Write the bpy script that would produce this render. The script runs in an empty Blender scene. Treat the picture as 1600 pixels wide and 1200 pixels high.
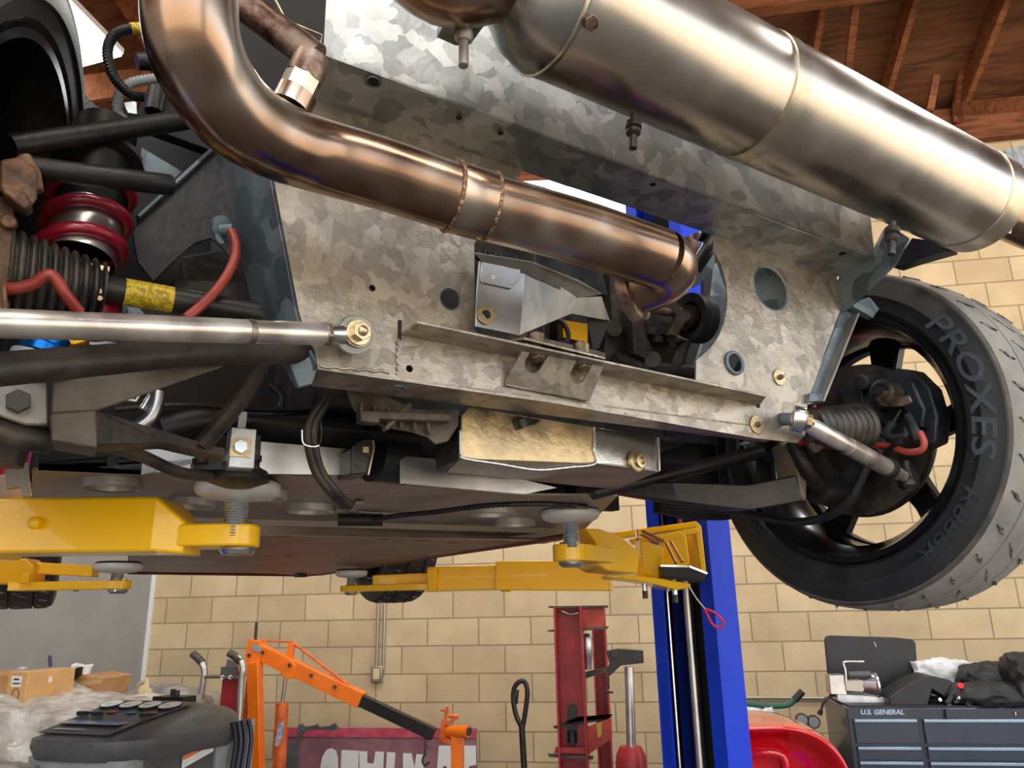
import bpy, bmesh, math, random
from mathutils import Vector, Matrix
R = math.radians
random.seed(7)
SC = bpy.context.scene
COL = SC.collection

# ------------------------------------------------------------------ camera frame
FPX = 1202.0
def nrm(v): return v.normalized()
UC = nrm(Vector((-84, 4147, -FPX)))                     # world up seen by the camera
fwc = Vector((0, 0, -1))
GC = nrm(fwc - UC * fwc.dot(UC)); RC = GC.cross(UC)
a = R(9)
YC = GC * math.cos(a) + RC * math.sin(a); XC = RC * math.cos(a) - GC * math.sin(a)
ROT = Matrix((XC, YC, UC))                              # camera -> world
CAM = Vector((0, 0, 1.6))
UP = Vector((0, 0, 1))
LV = ROT @ (GC * math.cos(R(60)) + RC * math.sin(R(60)))   # across the car, to its right
FV = ROT @ (GC * math.sin(R(60)) - RC * math.cos(R(60)))   # towards the nose of the car
GW = ROT @ GC; RW = ROT @ RC

cd = bpy.data.cameras.new('camera'); cam = bpy.data.objects.new('camera', cd); COL.objects.link(cam)
cam.matrix_world = Matrix.Translation(CAM) @ ROT.to_4x4()
cd.sensor_fit = 'HORIZONTAL'; cd.sensor_width = 36; cd.lens = FPX / 1600 * 36
cd.clip_start = 0.02
SC.camera = cam

def ray(x, y): return ROT @ nrm(Vector((x - 800, 600 - y, -FPX)))
def Pf(x, y, f): v = ray(x, y); return CAM + v * (f / v.dot(FV))
def Pl(x, y, l): v = ray(x, y); return CAM + v * (l / v.dot(LV))
def Pz(x, y, z): v = ray(x, y); return CAM + v * (z / v.z)
def Pd(x, y, d):
    v = ray(x, y); return CAM + v * (d / (ROT.transposed() @ v).z * -1)
def Wy(x, y, Y): v = ray(x, y); return CAM + v * (Y / v.y)
def car(l, f, z): return CAM + LV * l + FV * f + UP * z
def crd(p): q = p - CAM; return q.dot(LV), q.dot(FV), q.z

# ------------------------------------------------------------------ materials
def lin(c):
    c = c / 255.0
    return c / 12.92 if c <= 0.04045 else ((c + 0.055) / 1.055) ** 2.4
def rgb(r, g, b): return (lin(r), lin(g), lin(b), 1)
MATS = {}
def mat(name, col, rough=0.5, metal=0.0, col2=None, scale=12, fac=(0.4, 0.62), bump=0.0, bscale=60, rvar=0.0, coat=0, stretch=None, spec=0.5, kind='noise', emit=None, alpha=None, trans=0.0, detail=6, col3=None):
    if name in MATS: return MATS[name]
    m = bpy.data.materials.new(name); m.use_nodes = True
    nt = m.node_tree; N = nt.nodes; K = nt.links
    b = N['Principled BSDF']
    b.inputs['Base Color'].default_value = rgb(*col); b.inputs['Roughness'].default_value = rough
    b.inputs['Metallic'].default_value = metal; b.inputs['Coat Weight'].default_value = coat
    b.inputs['Specular IOR Level'].default_value = spec
    if trans: b.inputs['Transmission Weight'].default_value = trans
    if alpha is not None: b.inputs['Alpha'].default_value = alpha
    if emit:
        b.inputs['Emission Color'].default_value = rgb(*emit[0]); b.inputs['Emission Strength'].default_value = emit[1]
    tc = N.new('ShaderNodeTexCoord'); mp = N.new('ShaderNodeMapping')
    K.new(tc.outputs['Object'], mp.inputs['Vector'])
    if stretch: mp.inputs['Scale'].default_value = stretch
    if col2:
        if kind == 'spangle':
            nz = N.new('ShaderNodeTexNoise'); nz.inputs['Scale'].default_value = 28; nz.inputs['Detail'].default_value = 3
            ad = N.new('ShaderNodeVectorMath'); ad.operation = 'MULTIPLY_ADD'
            K.new(mp.outputs[0], nz.inputs['Vector'])
            ad.inputs[1].default_value = (0.045,) * 3
            K.new(nz.outputs['Color'], ad.inputs[0]); K.new(mp.outputs[0], ad.inputs[2])
            vo = N.new('ShaderNodeTexVoronoi'); vo.inputs['Scale'].default_value = scale
            K.new(ad.outputs[0], vo.inputs['Vector'])
            sp = N.new('ShaderNodeSeparateColor'); K.new(vo.outputs['Color'], sp.inputs[0])
            src = sp.outputs[0]
        else:
            nz = N.new('ShaderNodeTexNoise'); nz.inputs['Scale'].default_value = scale; nz.inputs['Detail'].default_value = detail
            nz.inputs['Roughness'].default_value = 0.62
            K.new(mp.outputs[0], nz.inputs['Vector']); src = nz.outputs['Fac']
        cr = N.new('ShaderNodeValToRGB')
        cr.color_ramp.elements[0].position = fac[0]; cr.color_ramp.elements[0].color = rgb(*col)
        cr.color_ramp.elements[1].position = fac[1]; cr.color_ramp.elements[1].color = rgb(*col2)
        if col3:
            e = cr.color_ramp.elements.new((fac[0] + fac[1]) / 2); e.color = rgb(*col3)
        K.new(src, cr.inputs[0])
        last = cr.outputs[0]
        if kind == 'spangle':
            n2 = N.new('ShaderNodeTexNoise'); n2.inputs['Scale'].default_value = 14; n2.inputs['Detail'].default_value = 8
            K.new(mp.outputs[0], n2.inputs['Vector'])
            mr = N.new('ShaderNodeMapRange'); mr.inputs[1].default_value = .3; mr.inputs[2].default_value = .7
            mr.inputs[3].default_value = .74; mr.inputs[4].default_value = 1.16
            K.new(n2.outputs['Fac'], mr.inputs[0])
            vm = N.new('ShaderNodeVectorMath'); vm.operation = 'SCALE'
            K.new(last, vm.inputs[0]); K.new(mr.outputs[0], vm.inputs['Scale']); last = vm.outputs[0]
        K.new(last, b.inputs['Base Color'])
        if rvar:
            mr = N.new('ShaderNodeMapRange'); mr.inputs[3].default_value = max(.03, rough - rvar); mr.inputs[4].default_value = min(1, rough + rvar)
            mr.inputs[1].default_value = .3; mr.inputs[2].default_value = .7
            K.new(src, mr.inputs[0]); K.new(mr.outputs[0], b.inputs['Roughness'])
    if bump:
        n3 = N.new('ShaderNodeTexNoise'); n3.inputs['Scale'].default_value = bscale; n3.inputs['Detail'].default_value = 5
        K.new(mp.outputs[0], n3.inputs['Vector'])
        bp = N.new('ShaderNodeBump'); bp.inputs['Strength'].default_value = bump; bp.inputs['Distance'].default_value = 0.01
        K.new(n3.outputs['Fac'], bp.inputs['Height']); K.new(bp.outputs[0], b.inputs['Normal'])
    MATS[name] = m
    return m

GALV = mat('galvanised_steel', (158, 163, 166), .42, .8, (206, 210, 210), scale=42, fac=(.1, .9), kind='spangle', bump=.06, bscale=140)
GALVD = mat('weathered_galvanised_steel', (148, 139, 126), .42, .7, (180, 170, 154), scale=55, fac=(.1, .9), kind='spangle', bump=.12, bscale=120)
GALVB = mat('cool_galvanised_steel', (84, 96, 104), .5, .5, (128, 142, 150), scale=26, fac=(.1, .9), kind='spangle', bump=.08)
STAIN = mat('brushed_stainless', (184, 174, 162), .3, 1.0, (206, 197, 185), scale=9, fac=(.35, .65), rvar=.06, detail=2)
STAINB = mat('brushed_band', (176, 166, 148), .32, 1.0, (206, 196, 176), scale=20)
STAINE = mat('muffler_end_cap', (118, 122, 122), .3, 1.0, (170, 172, 170), scale=14, rvar=.08, detail=2)
HEAT = mat('heat_tinted_stainless', (122, 97, 80), .24, 1.0, (206, 196, 184), scale=9, fac=(.32, .68), rvar=.07, detail=2, col3=(162, 136, 116))
WELD = mat('weld_bead', (110, 86, 72), .35, 1.0, (190, 150, 124), scale=160, bump=.6, bscale=300)
RUSTY = mat('rust_stained_steel', (90, 54, 40), .42, .85, (176, 156, 142), scale=26, fac=(.36, .66), rvar=.12, bump=.2)
ALU = mat('bare_aluminium', (176, 176, 178), .32, 1.0, (210, 208, 204), scale=6, rvar=.05, bump=.03)
ALUD = mat('dirty_aluminium', (118, 112, 104), .45, .4, (178, 172, 162), scale=9, fac=(.35, .7), rvar=.1, bump=.08, stretch=(1, 1, 1))
ALUS = mat('scuffed_oil_pan', (150, 132, 104), .36, .9, (206, 182, 140), scale=22, fac=(.35, .6), rvar=.08, bump=.1, bscale=90)
ALUP = mat('polished_tank', (150, 152, 156), .22, 1.0, (190, 188, 182), scale=8, bump=.04)
TOE = mat('dull_silver_tube', (176, 166, 156), .3, .75, (226, 220, 212), scale=18, fac=(.34, .62), rvar=.08, detail=2)
ZINC = mat('zinc_plated', (196, 204, 208), .25, 1.0, (230, 232, 228), scale=40)
ZINCY = mat('yellow_zinc', (178, 156, 120), .35, .9, (214, 196, 162), scale=60)
BOLT = mat('weathered_bolt', (120, 106, 90), .42, .9, (168, 152, 132), scale=90)
BLKM = mat('black_painted_steel', (24, 24, 25), .42, .1, (52, 48, 44), scale=14, fac=(.45, .72), bump=.12, bscale=80)
BRNM = mat('dirty_brown_arm', (34, 30, 27), .5, .15, (82, 72, 62), scale=12, fac=(.4, .7), bump=.15, bscale=70)
BRNL = mat('dusty_bracket', (64, 58, 50), .6, .2, (122, 112, 100), scale=10, fac=(.3, .7), bump=.12, bscale=90)
ENG = mat('engine_casting', (30, 29, 28), .6, .3, (70, 66, 62), scale=16, fac=(.4, .7), bump=.5, bscale=40)
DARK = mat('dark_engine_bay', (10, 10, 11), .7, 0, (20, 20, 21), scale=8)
RUB = mat('black_rubber', (20, 20, 22), .55, 0, (34, 33, 33), scale=20, bump=.05)
RUBB = mat('dusty_rubber_boot', (34, 32, 30), .4, 0, (84, 77, 68), scale=24, fac=(.4, .75), bump=.1)
TYRE = mat('tyre_sidewall', (22, 25, 28), .5, 0, (34, 37, 40), scale=12, bump=.04)
TREAD = mat('worn_tyre_tread', (118, 117, 114), .75, 0, (146, 145, 142), scale=9, fac=(.35, .65), bump=.12, bscale=120)
SHOUL = mat('scuffed_tyre_shoulder', (64, 60, 56), .6, 0, (88, 82, 76), scale=20, bump=.2)
TREADF = mat('dark_tread', (34, 33, 32), .7, 0, (52, 50, 48), scale=9, bump=.1)
SLOT = mat('tread_slot', (44, 43, 42), .8, 0, (150, 148, 144), scale=60)
LETT = mat('raised_tyre_lettering', (58, 66, 76), .4, 0)
RIM = mat('black_wheel_rim', (14, 16, 19), .22, .35, (24, 27, 30), scale=8)
RIMD = mat('dark_wheel_spoke', (10, 10, 10), .4, .1)
DISC = mat('brake_disc', (52, 48, 44), .5, .7, (88, 82, 76), scale=18, bump=.1)
CALI = mat('brake_caliper', (34, 40, 48), .5, .4, (62, 66, 72), scale=22, bump=.15)
REDS = mat('red_coil_spring', (120, 10, 36), .3, .1, (150, 18, 44), scale=10, coat=.4)
REDH = mat('red_brake_hose', (132, 42, 36), .4, 0, (164, 70, 58), scale=14)
REDP = mat('red_car_paint', (196, 12, 26), .2, 0, coat=.8)
MAROON = mat('dull_red_edge', (88, 34, 30), .5, 0, (120, 60, 48), scale=12)
BLUEA = mat('blue_anodised', (8, 96, 168), .25, .8)
GOLDA = mat('gold_anodised', (190, 134, 20), .3, .8)
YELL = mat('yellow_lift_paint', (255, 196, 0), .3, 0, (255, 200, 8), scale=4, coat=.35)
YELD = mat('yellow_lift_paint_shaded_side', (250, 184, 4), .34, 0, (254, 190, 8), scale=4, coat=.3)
BLUEP = mat('blue_lift_paint', (10, 56, 206), .45, 0, (14, 62, 212), scale=4, spec=.25)
BLUED = mat('dark_blue_channel', (12, 30, 100), .4, 0)
BLK = mat('black_plastic', (18, 19, 21), .38, 0, (28, 29, 32), scale=10)
BLKS = mat('black_satin', (30, 32, 36), .45, 0, (38, 40, 45), scale=6)
STICK = mat('yellow_part_sticker', (196, 170, 40), .4, 0, (150, 124, 22), scale=220, fac=(.48, .52), stretch=(1, 1, 1))
COPR = mat('coppery_rod', (196, 152, 116), .3, .9)
WHITE = mat('white_paint', (226, 228, 228), .5, 0)
GREYP = mat('grey_plastic', (74, 76, 78), .42, 0, (86, 88, 90), scale=10)
GREYL = mat('light_grey_plastic', (142, 146, 150), .4, 0, (158, 162, 166), scale=10)
ORNG = mat('orange_hoist_paint', (240, 116, 14), .36, 0, (252, 128, 22), scale=6, coat=.2)
ORNR = mat('worn_orange_paint', (176, 70, 28), .45, 0, (224, 112, 50), scale=14, fac=(.35, .6))
PRED = mat('press_red_paint', (140, 26, 36), .42, 0, (168, 40, 48), scale=10)
PREDD = mat('press_orange_red', (150, 44, 34), .5, 0, (172, 66, 50), scale=14)
IRON = mat('dark_iron_plate', (48, 46, 46), .5, .4, (88, 78, 68), scale=18)
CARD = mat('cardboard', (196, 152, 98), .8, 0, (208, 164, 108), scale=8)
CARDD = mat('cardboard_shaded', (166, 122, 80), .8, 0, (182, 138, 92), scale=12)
WRAP = mat('clear_stretch_wrap', (150, 142, 132), .22, 0, (214, 210, 202), scale=9, fac=(.35, .66), bump=1.0, bscale=26, coat=.5)
GBAG = mat('grey_sheet', (120, 116, 110), .5, 0, (156, 150, 142), scale=9, bump=.8, bscale=20)
SIGNM = mat('faded_maroon_sign', (126, 86, 100), .45, 0, (150, 108, 118), scale=6)
SIGNR = mat('red_sign_border', (176, 60, 84), .45, 0, (196, 92, 110), scale=10)
PAPER = mat('white_label', (224, 226, 228), .6, 0)
CHEST = mat('tool_chest_paint', (38, 48, 64), .32, .1, (46, 56, 72), scale=5, coat=.3)
CHESTF = mat('tool_chest_drawer', (42, 54, 72), .28, .1, (50, 62, 82), scale=4, coat=.4)
TRIMB = mat('drawer_pull_trim', (150, 172, 198), .3, .8)
GREENP = mat('green_paint', (22, 86, 70), .4, 0)
PLBAG = mat('white_plastic_bag', (206, 210, 212), .3, 0, (232, 234, 234), scale=10, bump=.8, bscale=24)
CREAM = mat('cream_plastic', (214, 196, 150), .5, 0)
COND = mat('conduit', (170, 164, 152), .35, .7)
SKYB = mat('blue_marking', (60, 110, 190), .4, 0)
REDM = mat('red_marking', (190, 60, 60), .4, 0)
ORL = mat('orange_label', (224, 120, 70), .5, 0)
GRYW = mat('grey_wall_paint', (146, 146, 146), .7, 0, (154, 154, 153), scale=3, bump=.05, bscale=200)

def brick_material():
    m = bpy.data.materials.new('concrete_block_wall'); m.use_nodes = True
    nt = m.node_tree; N = nt.nodes; K = nt.links; b = N['Principled BSDF']; b.inputs['Roughness'].default_value = .85
    tc = N.new('ShaderNodeTexCoord'); mp = N.new('ShaderNodeMapping'); K.new(tc.outputs['Object'], mp.inputs[0])
    mp.inputs['Rotation'].default_value = (R(-90), 0, 0)   # x stays, z becomes y
    mp.inputs['Location'].default_value = (BX0, BZ0, 0)
    br = N.new('ShaderNodeTexBrick'); K.new(mp.outputs[0], br.inputs[0])
    br.inputs['Scale'].default_value = 1; br.inputs['Brick Width'].default_value = BW; br.inputs['Row Height'].default_value = BH
    br.inputs['Mortar Size'].default_value = .006; br.inputs['Mortar Smooth'].default_value = .25
    br.inputs['Color1'].default_value = rgb(206, 184, 147); br.inputs['Color2'].default_value = rgb(192, 170, 135)
    br.inputs['Mortar'].default_value = rgb(150, 134, 106)
    br.offset = .5
    nz = N.new('ShaderNodeTexNoise'); nz.inputs['Scale'].default_value = 4; nz.inputs['Detail'].default_value = 9
    K.new(tc.outputs['Object'], nz.inputs[0])
    mr = N.new('ShaderNodeMapRange'); mr.inputs[1].default_value = .3; mr.inputs[2].default_value = .7; mr.inputs[3].default_value = .86; mr.inputs[4].default_value = 1.08
    K.new(nz.outputs['Fac'], mr.inputs[0])
    vm = N.new('ShaderNodeVectorMath'); vm.operation = 'SCALE'; K.new(br.outputs['Color'], vm.inputs[0]); K.new(mr.outputs[0], vm.inputs['Scale'])
    last = vm.outputs[0]
    for (px, py, rad) in ((466, 968, .09), (690, 1100, .10), (1207, 1012, .11), (1272, 1010, .09)):
        p = Wy(px, py, WALLY)
        d = N.new('ShaderNodeVectorMath'); d.operation = 'DISTANCE'; K.new(tc.outputs['Object'], d.inputs[0]); d.inputs[1].default_value = (p.x, 0, p.z)
        n2 = N.new('ShaderNodeTexNoise'); n2.inputs['Scale'].default_value = 22; K.new(tc.outputs['Object'], n2.inputs[0])
        ad = N.new('ShaderNodeMath'); ad.operation = 'MULTIPLY_ADD'; K.new(n2.outputs['Fac'], ad.inputs[0]); ad.inputs[1].default_value = .16; K.new(d.outputs['Value'], ad.inputs[2])
        mm = N.new('ShaderNodeMapRange'); mm.inputs[1].default_value = rad; mm.inputs[2].default_value = rad + .06; mm.inputs[3].default_value = .7; mm.inputs[4].default_value = 0
        K.new(ad.outputs[0], mm.inputs[0])
        mx = N.new('ShaderNodeMix'); mx.data_type = 'RGBA'; K.new(mm.outputs[0], mx.inputs['Factor']); K.new(last, mx.inputs['A']); mx.inputs['B'].default_value = rgb(225, 222, 214)
        last = mx.outputs['Result']
    K.new(last, b.inputs['Base Color'])
    n3 = N.new('ShaderNodeTexNoise'); n3.inputs['Scale'].default_value = 90; K.new(tc.outputs['Object'], n3.inputs[0])
    ma = N.new('ShaderNodeMath'); ma.operation = 'MULTIPLY_ADD'; K.new(n3.outputs['Fac'], ma.inputs[0]); ma.inputs[1].default_value = .25
    iv = N.new('ShaderNodeMath'); iv.operation = 'SUBTRACT'; iv.inputs[0].default_value = 1; K.new(br.outputs['Fac'], iv.inputs[1]); K.new(iv.outputs[0], ma.inputs[2])
    bp = N.new('ShaderNodeBump'); bp.inputs['Strength'].default_value = .5; bp.inputs['Distance'].default_value = .006
    K.new(ma.outputs[0], bp.inputs['Height']); K.new(bp.outputs[0], b.inputs['Normal'])
    return m
def wood_material(name, c1, c2, rot=0, scale=2.2):
    m = bpy.data.materials.new(name); m.use_nodes = True
    nt = m.node_tree; N = nt.nodes; K = nt.links; b = N['Principled BSDF']; b.inputs['Roughness'].default_value = .7
    tc = N.new('ShaderNodeTexCoord'); mp = N.new('ShaderNodeMapping'); K.new(tc.outputs['Object'], mp.inputs[0])
    mp.inputs['Scale'].default_value = (scale, scale * 6, scale * 6); mp.inputs['Rotation'].default_value = (0, 0, R(rot))
    nz = N.new('ShaderNodeTexNoise'); nz.inputs['Scale'].default_value = 1; nz.inputs['Detail'].default_value = 7; nz.inputs['Distortion'].default_value = 1.4
    K.new(mp.outputs[0], nz.inputs[0])
    cr = N.new('ShaderNodeValToRGB'); cr.color_ramp.elements[0].position = .36; cr.color_ramp.elements[0].color = rgb(*c1)
    cr.color_ramp.elements[1].position = .6; cr.color_ramp.elements[1].color = rgb(*c2)
    K.new(nz.outputs['Fac'], cr.inputs[0]); K.new(cr.outputs[0], b.inputs['Base Color'])
    return m
PLY = wood_material('plywood_deck', (84, 48, 28), (118, 74, 44))
TIMB = wood_material('roof_timber', (96, 50, 26), (136, 80, 44), scale=3)
CONC = mat('concrete_floor', (78, 74, 70), .7, 0, (98, 94, 88), scale=2.5, bump=.1)

# ------------------------------------------------------------------ builder
class B:
    def __init__(s): s.bm = bmesh.new(); s.mi = 0
    def _faces(s, fs):
        for f in fs: f.material_index = s.mi
    def ring(s, c, u, v, r, n, ru=1, rv=1):
        return [s.bm.verts.new(c + u * (math.cos(2 * math.pi * k / n) * r * ru) + v * (math.sin(2 * math.pi * k / n) * r * rv)) for k in range(n)]
    def bridge(s, a_, b_):
        n = len(a_); fs = []
        for k in range(n):
            try: fs.append(s.bm.faces.new((a_[k], a_[(k + 1) % n], b_[(k + 1) % n], b_[k])))
            except ValueError: pass
        s._faces(fs)
    def cap(s, r_, flip=False):
        try: s._faces([s.bm.faces.new(list(reversed(r_)) if flip else r_)])
        except ValueError: pass
    def tube(s, pts, r, n=16, caps=True, closed=False, smooth=0, inner=0, squash=None):
        pts = [Vector(p) for p in pts]
        rs = list(r) if isinstance(r, (list, tuple)) else [r] * len(pts)
        if smooth: pts, rs = spline(pts, rs, smooth, closed)
        m = len(pts); T = []
        for i in range(m):
            if closed: t = pts[(i + 1) % m] - pts[i - 1]
            else: t = pts[min(i + 1, m - 1)] - pts[max(i - 1, 0)]
            T.append(t.normalized() if t.length > 1e-9 else Vector((0, 0, 1)))
        u = T[0].orthogonal().normalized()
        if squash is not None: u = (squash - T[0] * squash.dot(T[0])).normalized()
        rings = []
        for i in range(m):
            u = (u - T[i] * u.dot(T[i])).normalized(); v = T[i].cross(u)
            rings.append(s.ring(pts[i], u, v, rs[i], n, 1, .45 if squash is not None else 1))
        for i in range(m - 1): s.bridge(rings[i], rings[i + 1])
        if closed: s.bridge(rings[-1], rings[0])
        elif caps: s.cap(rings[0], True); s.cap(rings[-1])
        return s
    def lathe(s, prof, org, ax, n=40, caps=(False, False)):
        ax = ax.normalized(); u = ax.orthogonal().normalized(); v = ax.cross(u)
        rings = [s.ring(org + ax * h, u, v, max(r, 1e-4), n) for r, h in prof]
        for i in range(len(rings) - 1): s.bridge(rings[i], rings[i + 1])
        if caps[0]: s.cap(rings[0], True)
        if caps[1]: s.cap(rings[-1])
        return s
    def cyl(s, p0, p1, r, r1=None, n=20): return s.tube([p0, p1], [r, r if r1 is None else r1], n)
    def hexb(s, p, ax, r, h): return s.tube([p, p + ax.normalized() * h], r, 6)
    def box(s, c, hx, hy, hz):
        vs = [s.bm.verts.new(c + hx * i + hy * j + hz * k) for i in (-1, 1) for j in (-1, 1) for k in (-1, 1)]
        s._faces([s.bm.faces.new([vs[q] for q in f]) for f in ((0, 1, 3, 2), (4, 6, 7, 5), (0, 4, 5, 1), (2, 3, 7, 6), (0, 2, 6, 4), (1, 5, 7, 3))])
        return s
    def bar(s, p0, p1, side, w, h):
        ax = (p1 - p0); t = ax.normalized(); sd = (side - t * side.dot(t)).normalized(); up = t.cross(sd)
        return s.box((p0 + p1) / 2, ax / 2, sd * (w / 2), up * (h / 2))
    def prism(s, pts, vec):
        a_ = [s.bm.verts.new(p) for p in pts]; b_ = [s.bm.verts.new(p + vec) for p in pts]
        s.cap(a_, True); s.cap(b_); s.bridge(a_, b_); return s
    def sheet(s, quads, t):      # folded sheet: list of polygons sharing points, given a thickness by offsetting along each normal
        for q in quads:
            n_ = (q[1] - q[0]).cross(q[-1] - q[0]).normalized()
            s.prism(q, n_ * t)
        return s
    def loft(s, rings, caps=True):
        rr = [[s.bm.verts.new(p) for p in q] for q in rings]
        for i in range(len(rr) - 1): s.bridge(rr[i], rr[i + 1])
        if caps: s.cap(rr[0], True); s.cap(rr[-1])
        return s
    def plate(s, outer, holes, vec):
        o = outer[0]; n_ = vec.normalized(); u = (outer[1] - o); u = (u - n_ * u.dot(n_)).normalized(); v = n_.cross(u)
        cu = bpy.data.curves.new('t', 'CURVE'); cu.dimensions = '2D'; cu.fill_mode = 'BOTH'; cu.extrude = vec.length / 2
        for loop in [outer] + holes:
            sp = cu.splines.new('POLY'); sp.points.add(len(loop) - 1); sp.use_cyclic_u = True
            for k, p in enumerate(loop): q = p - o; sp.points[k].co = (q.dot(u), q.dot(v), 0, 1)
        ob = bpy.data.objects.new('t', cu); me = bpy.data.meshes.new_from_object(ob)
        me.transform(Matrix.Translation(o + vec / 2) @ Matrix((u, v, n_)).transposed().to_4x4())
        n0 = len(s.bm.faces); s.bm.from_mesh(me); s.bm.faces.ensure_lookup_table()
        s._faces(s.bm.faces[n0:])
        bpy.data.objects.remove(ob); bpy.data.curves.remove(cu); bpy.data.meshes.remove(me)
        return s
    def sphere(s, c, r, n=14, sc=(1, 1, 1), rot=None):
        M = Matrix.Translation(c) @ (rot or Matrix()).to_4x4() @ Matrix.Diagonal((r * sc[0], r * sc[1], r * sc[2], 1))
        n0 = len(s.bm.faces); bmesh.ops.create_uvsphere(s.bm, u_segments=n, v_segments=n // 2 + 2, radius=1, matrix=M)
        s.bm.faces.ensure_lookup_table(); s._faces(s.bm.faces[n0:]); return s
    def obj(s, name, mats, parent=None, bevel=0, sharp=38, kind=None, label=None, cat=None, group=None, subd=0, seg=2):
        bm = s.bm
        bmesh.ops.remove_doubles(bm, verts=bm.verts, dist=1e-6)
        bmesh.ops.recalc_face_normals(bm, faces=bm.faces)
        me = bpy.data.meshes.new(name)
        co = [v.co for v in bm.verts]
        lo = Vector([min(c[i] for c in co) for i in range(3)]); hi = Vector([max(c[i] for c in co) for i in range(3)])
        org = Vector(((lo.x + hi.x) / 2, (lo.y + hi.y) / 2, lo.z))
        bm.transform(Matrix.Translation(-org)); bm.to_mesh(me); bm.free()
        for f in me.polygons: f.use_smooth = True
        if hasattr(me, 'set_sharp_from_angle'): me.set_sharp_from_angle(angle=R(sharp))
        for m in (mats if isinstance(mats, (list, tuple)) else [mats]): me.materials.append(m)
        o = bpy.data.objects.new(name, me); COL.objects.link(o)
        if parent: o.parent = parent; o.location = org - ORG[parent.name]
        else: o.location = org
        ORG[o.name] = org
        if bevel:
            md = o.modifiers.new('bevel', 'BEVEL'); md.width = bevel; md.segments = seg; md.limit_method = 'ANGLE'; md.angle_limit = R(40); md.harden_normals = False
        if subd: md = o.modifiers.new('s', 'SUBSURF'); md.levels = subd; md.render_levels = subd
        if kind: o['kind'] = kind
        if label: o['label'] = label
        if cat: o['category'] = cat
        if group: o['group'] = group
        return o
ORG = {}
def thing(name, loc, label, cat, group=None):
    o = bpy.data.objects.new(name, None); COL.objects.link(o); o.location = loc; o.empty_display_size = .05
    ORG[o.name] = Vector(loc); o['label'] = label; o['category'] = cat
    if group: o['group'] = group
    return o
def spline(P, rs, k, closed=False):
    out = []; ro = []; n = len(P)
    rng = range(n if closed else n - 1)
    for i in rng:
        if closed: p0, p1, p2, p3 = P[i - 1], P[i], P[(i + 1) % n], P[(i + 2) % n]; ra, rb = rs[i], rs[(i + 1) % n]
        else: p0, p1, p2, p3 = P[max(i - 1, 0)], P[i], P[i + 1], P[min(i + 2, n - 1)]; ra, rb = rs[i], rs[i + 1]
        for j in range(k):
            t = j / k
            out.append(0.5 * ((2 * p1) + (p2 - p0) * t + (2 * p0 - 5 * p1 + 4 * p2 - p3) * t * t + (3 * p1 - p0 - 3 * p2 + p3) * t ** 3)); ro.append(ra + (rb - ra) * t)
    if not closed: out.append(P[-1]); ro.append(rs[-1])
    return out, ro
def circ(c, u, v, r, n=24): return [c + u * (r * math.cos(2 * math.pi * k / n)) + v * (r * math.sin(2 * math.pi * k / n)) for k in range(n)]
def arc_mid(pts, k=6):          # densify an open run of points with a smooth curve
    return spline(pts, [0] * len(pts), k)[0]
def text_mesh(txt, size, ext, shear=0, bold=0):
    cu = bpy.data.curves.new('t', 'FONT'); cu.body = txt; cu.size = size; cu.extrude = ext; cu.shear = shear; cu.offset = bold
    cu.resolution_u = 3
    ob = bpy.data.objects.new('t', cu); me = bpy.data.meshes.new_from_object(ob)
    vs = [v.co.copy() for v in me.vertices]; fs = [tuple(p.vertices) for p in me.polygons]
    bpy.data.objects.remove(ob); bpy.data.curves.remove(cu); bpy.data.meshes.remove(me)
    return vs, fs
def add_text(b, txt, org, u, v, size, ext=.001, fit=None, bold=0, shear=0, fn=None):
    vs, fs = text_mesh(txt, size, ext, shear, bold)
    x0 = min(p.x for p in vs); x1 = max(p.x for p in vs)
    k = fit / (x1 - x0) if fit else 1
    n_ = u.cross(v)
    w = [b.bm.verts.new(fn((p.x - x0) * k, p.y, p.z) if fn else org + u * ((p.x - x0) * k) + v * p.y + n_ * p.z) for p in vs]
    for f in fs:
        try: b._faces([b.bm.faces.new([w[i] for i in f])])
        except ValueError: pass
    return b
# ------------------------------------------------------------------ the room
WALLY = 6.0; BH = .2; BW = .4
_p = Wy(628, 1010, WALLY); BX0 = -_p.x + 50 * BW; BZ0 = -_p.z + 2 * BH * 20
BRICK = brick_material()
XL = Wy(240, 900, WALLY).x; XR = 6.6; YB = -5.0
def struct(b, name, m, **k): return b.obj(name, m, kind='structure', **k)
_keep = {}
def obj0(b, name, m):            # structure whose own origin is the room's origin
    me = bpy.data.meshes.new(name); bmesh.ops.recalc_face_normals(b.bm, faces=b.bm.faces); b.bm.to_mesh(me); b.bm.free()
    me.materials.append(m); o = bpy.data.objects.new(name, me); COL.objects.link(o); o['kind'] = 'structure'; return o
X1, Y1, Z1 = Vector((1, 0, 0)), Vector((0, 1, 0)), UP
wt = Wy(1550, 222, WALLY).z
b = B(); b.box(Vector(((XL + XR) / 2, WALLY + .1, wt / 2)), X1 * ((XR - XL) / 2 + .2), Y1 * .1, Z1 * (wt / 2)); obj0(b, 'wall_far', BRICK)
b = B(); b.box(Vector((XL - .1, (WALLY + YB) / 2, 3.6)), X1 * .1, Y1 * ((WALLY - YB) / 2), Z1 * 3.6); obj0(b, 'wall_left', GRYW)
b = B()
for y0, y1 in ((WALLY, 4.2), (-3.6, YB)): b.box(Vector((XR + .1, (y0 + y1) / 2, 3.2)), X1 * .1, Y1 * (abs(y1 - y0) / 2), Z1 * 3.2)
b.box(Vector((XR + .1, .3, 5.6)), X1 * .1, Y1 * 3.9, Z1 * .9); obj0(b, 'wall_right', GRYW)
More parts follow.
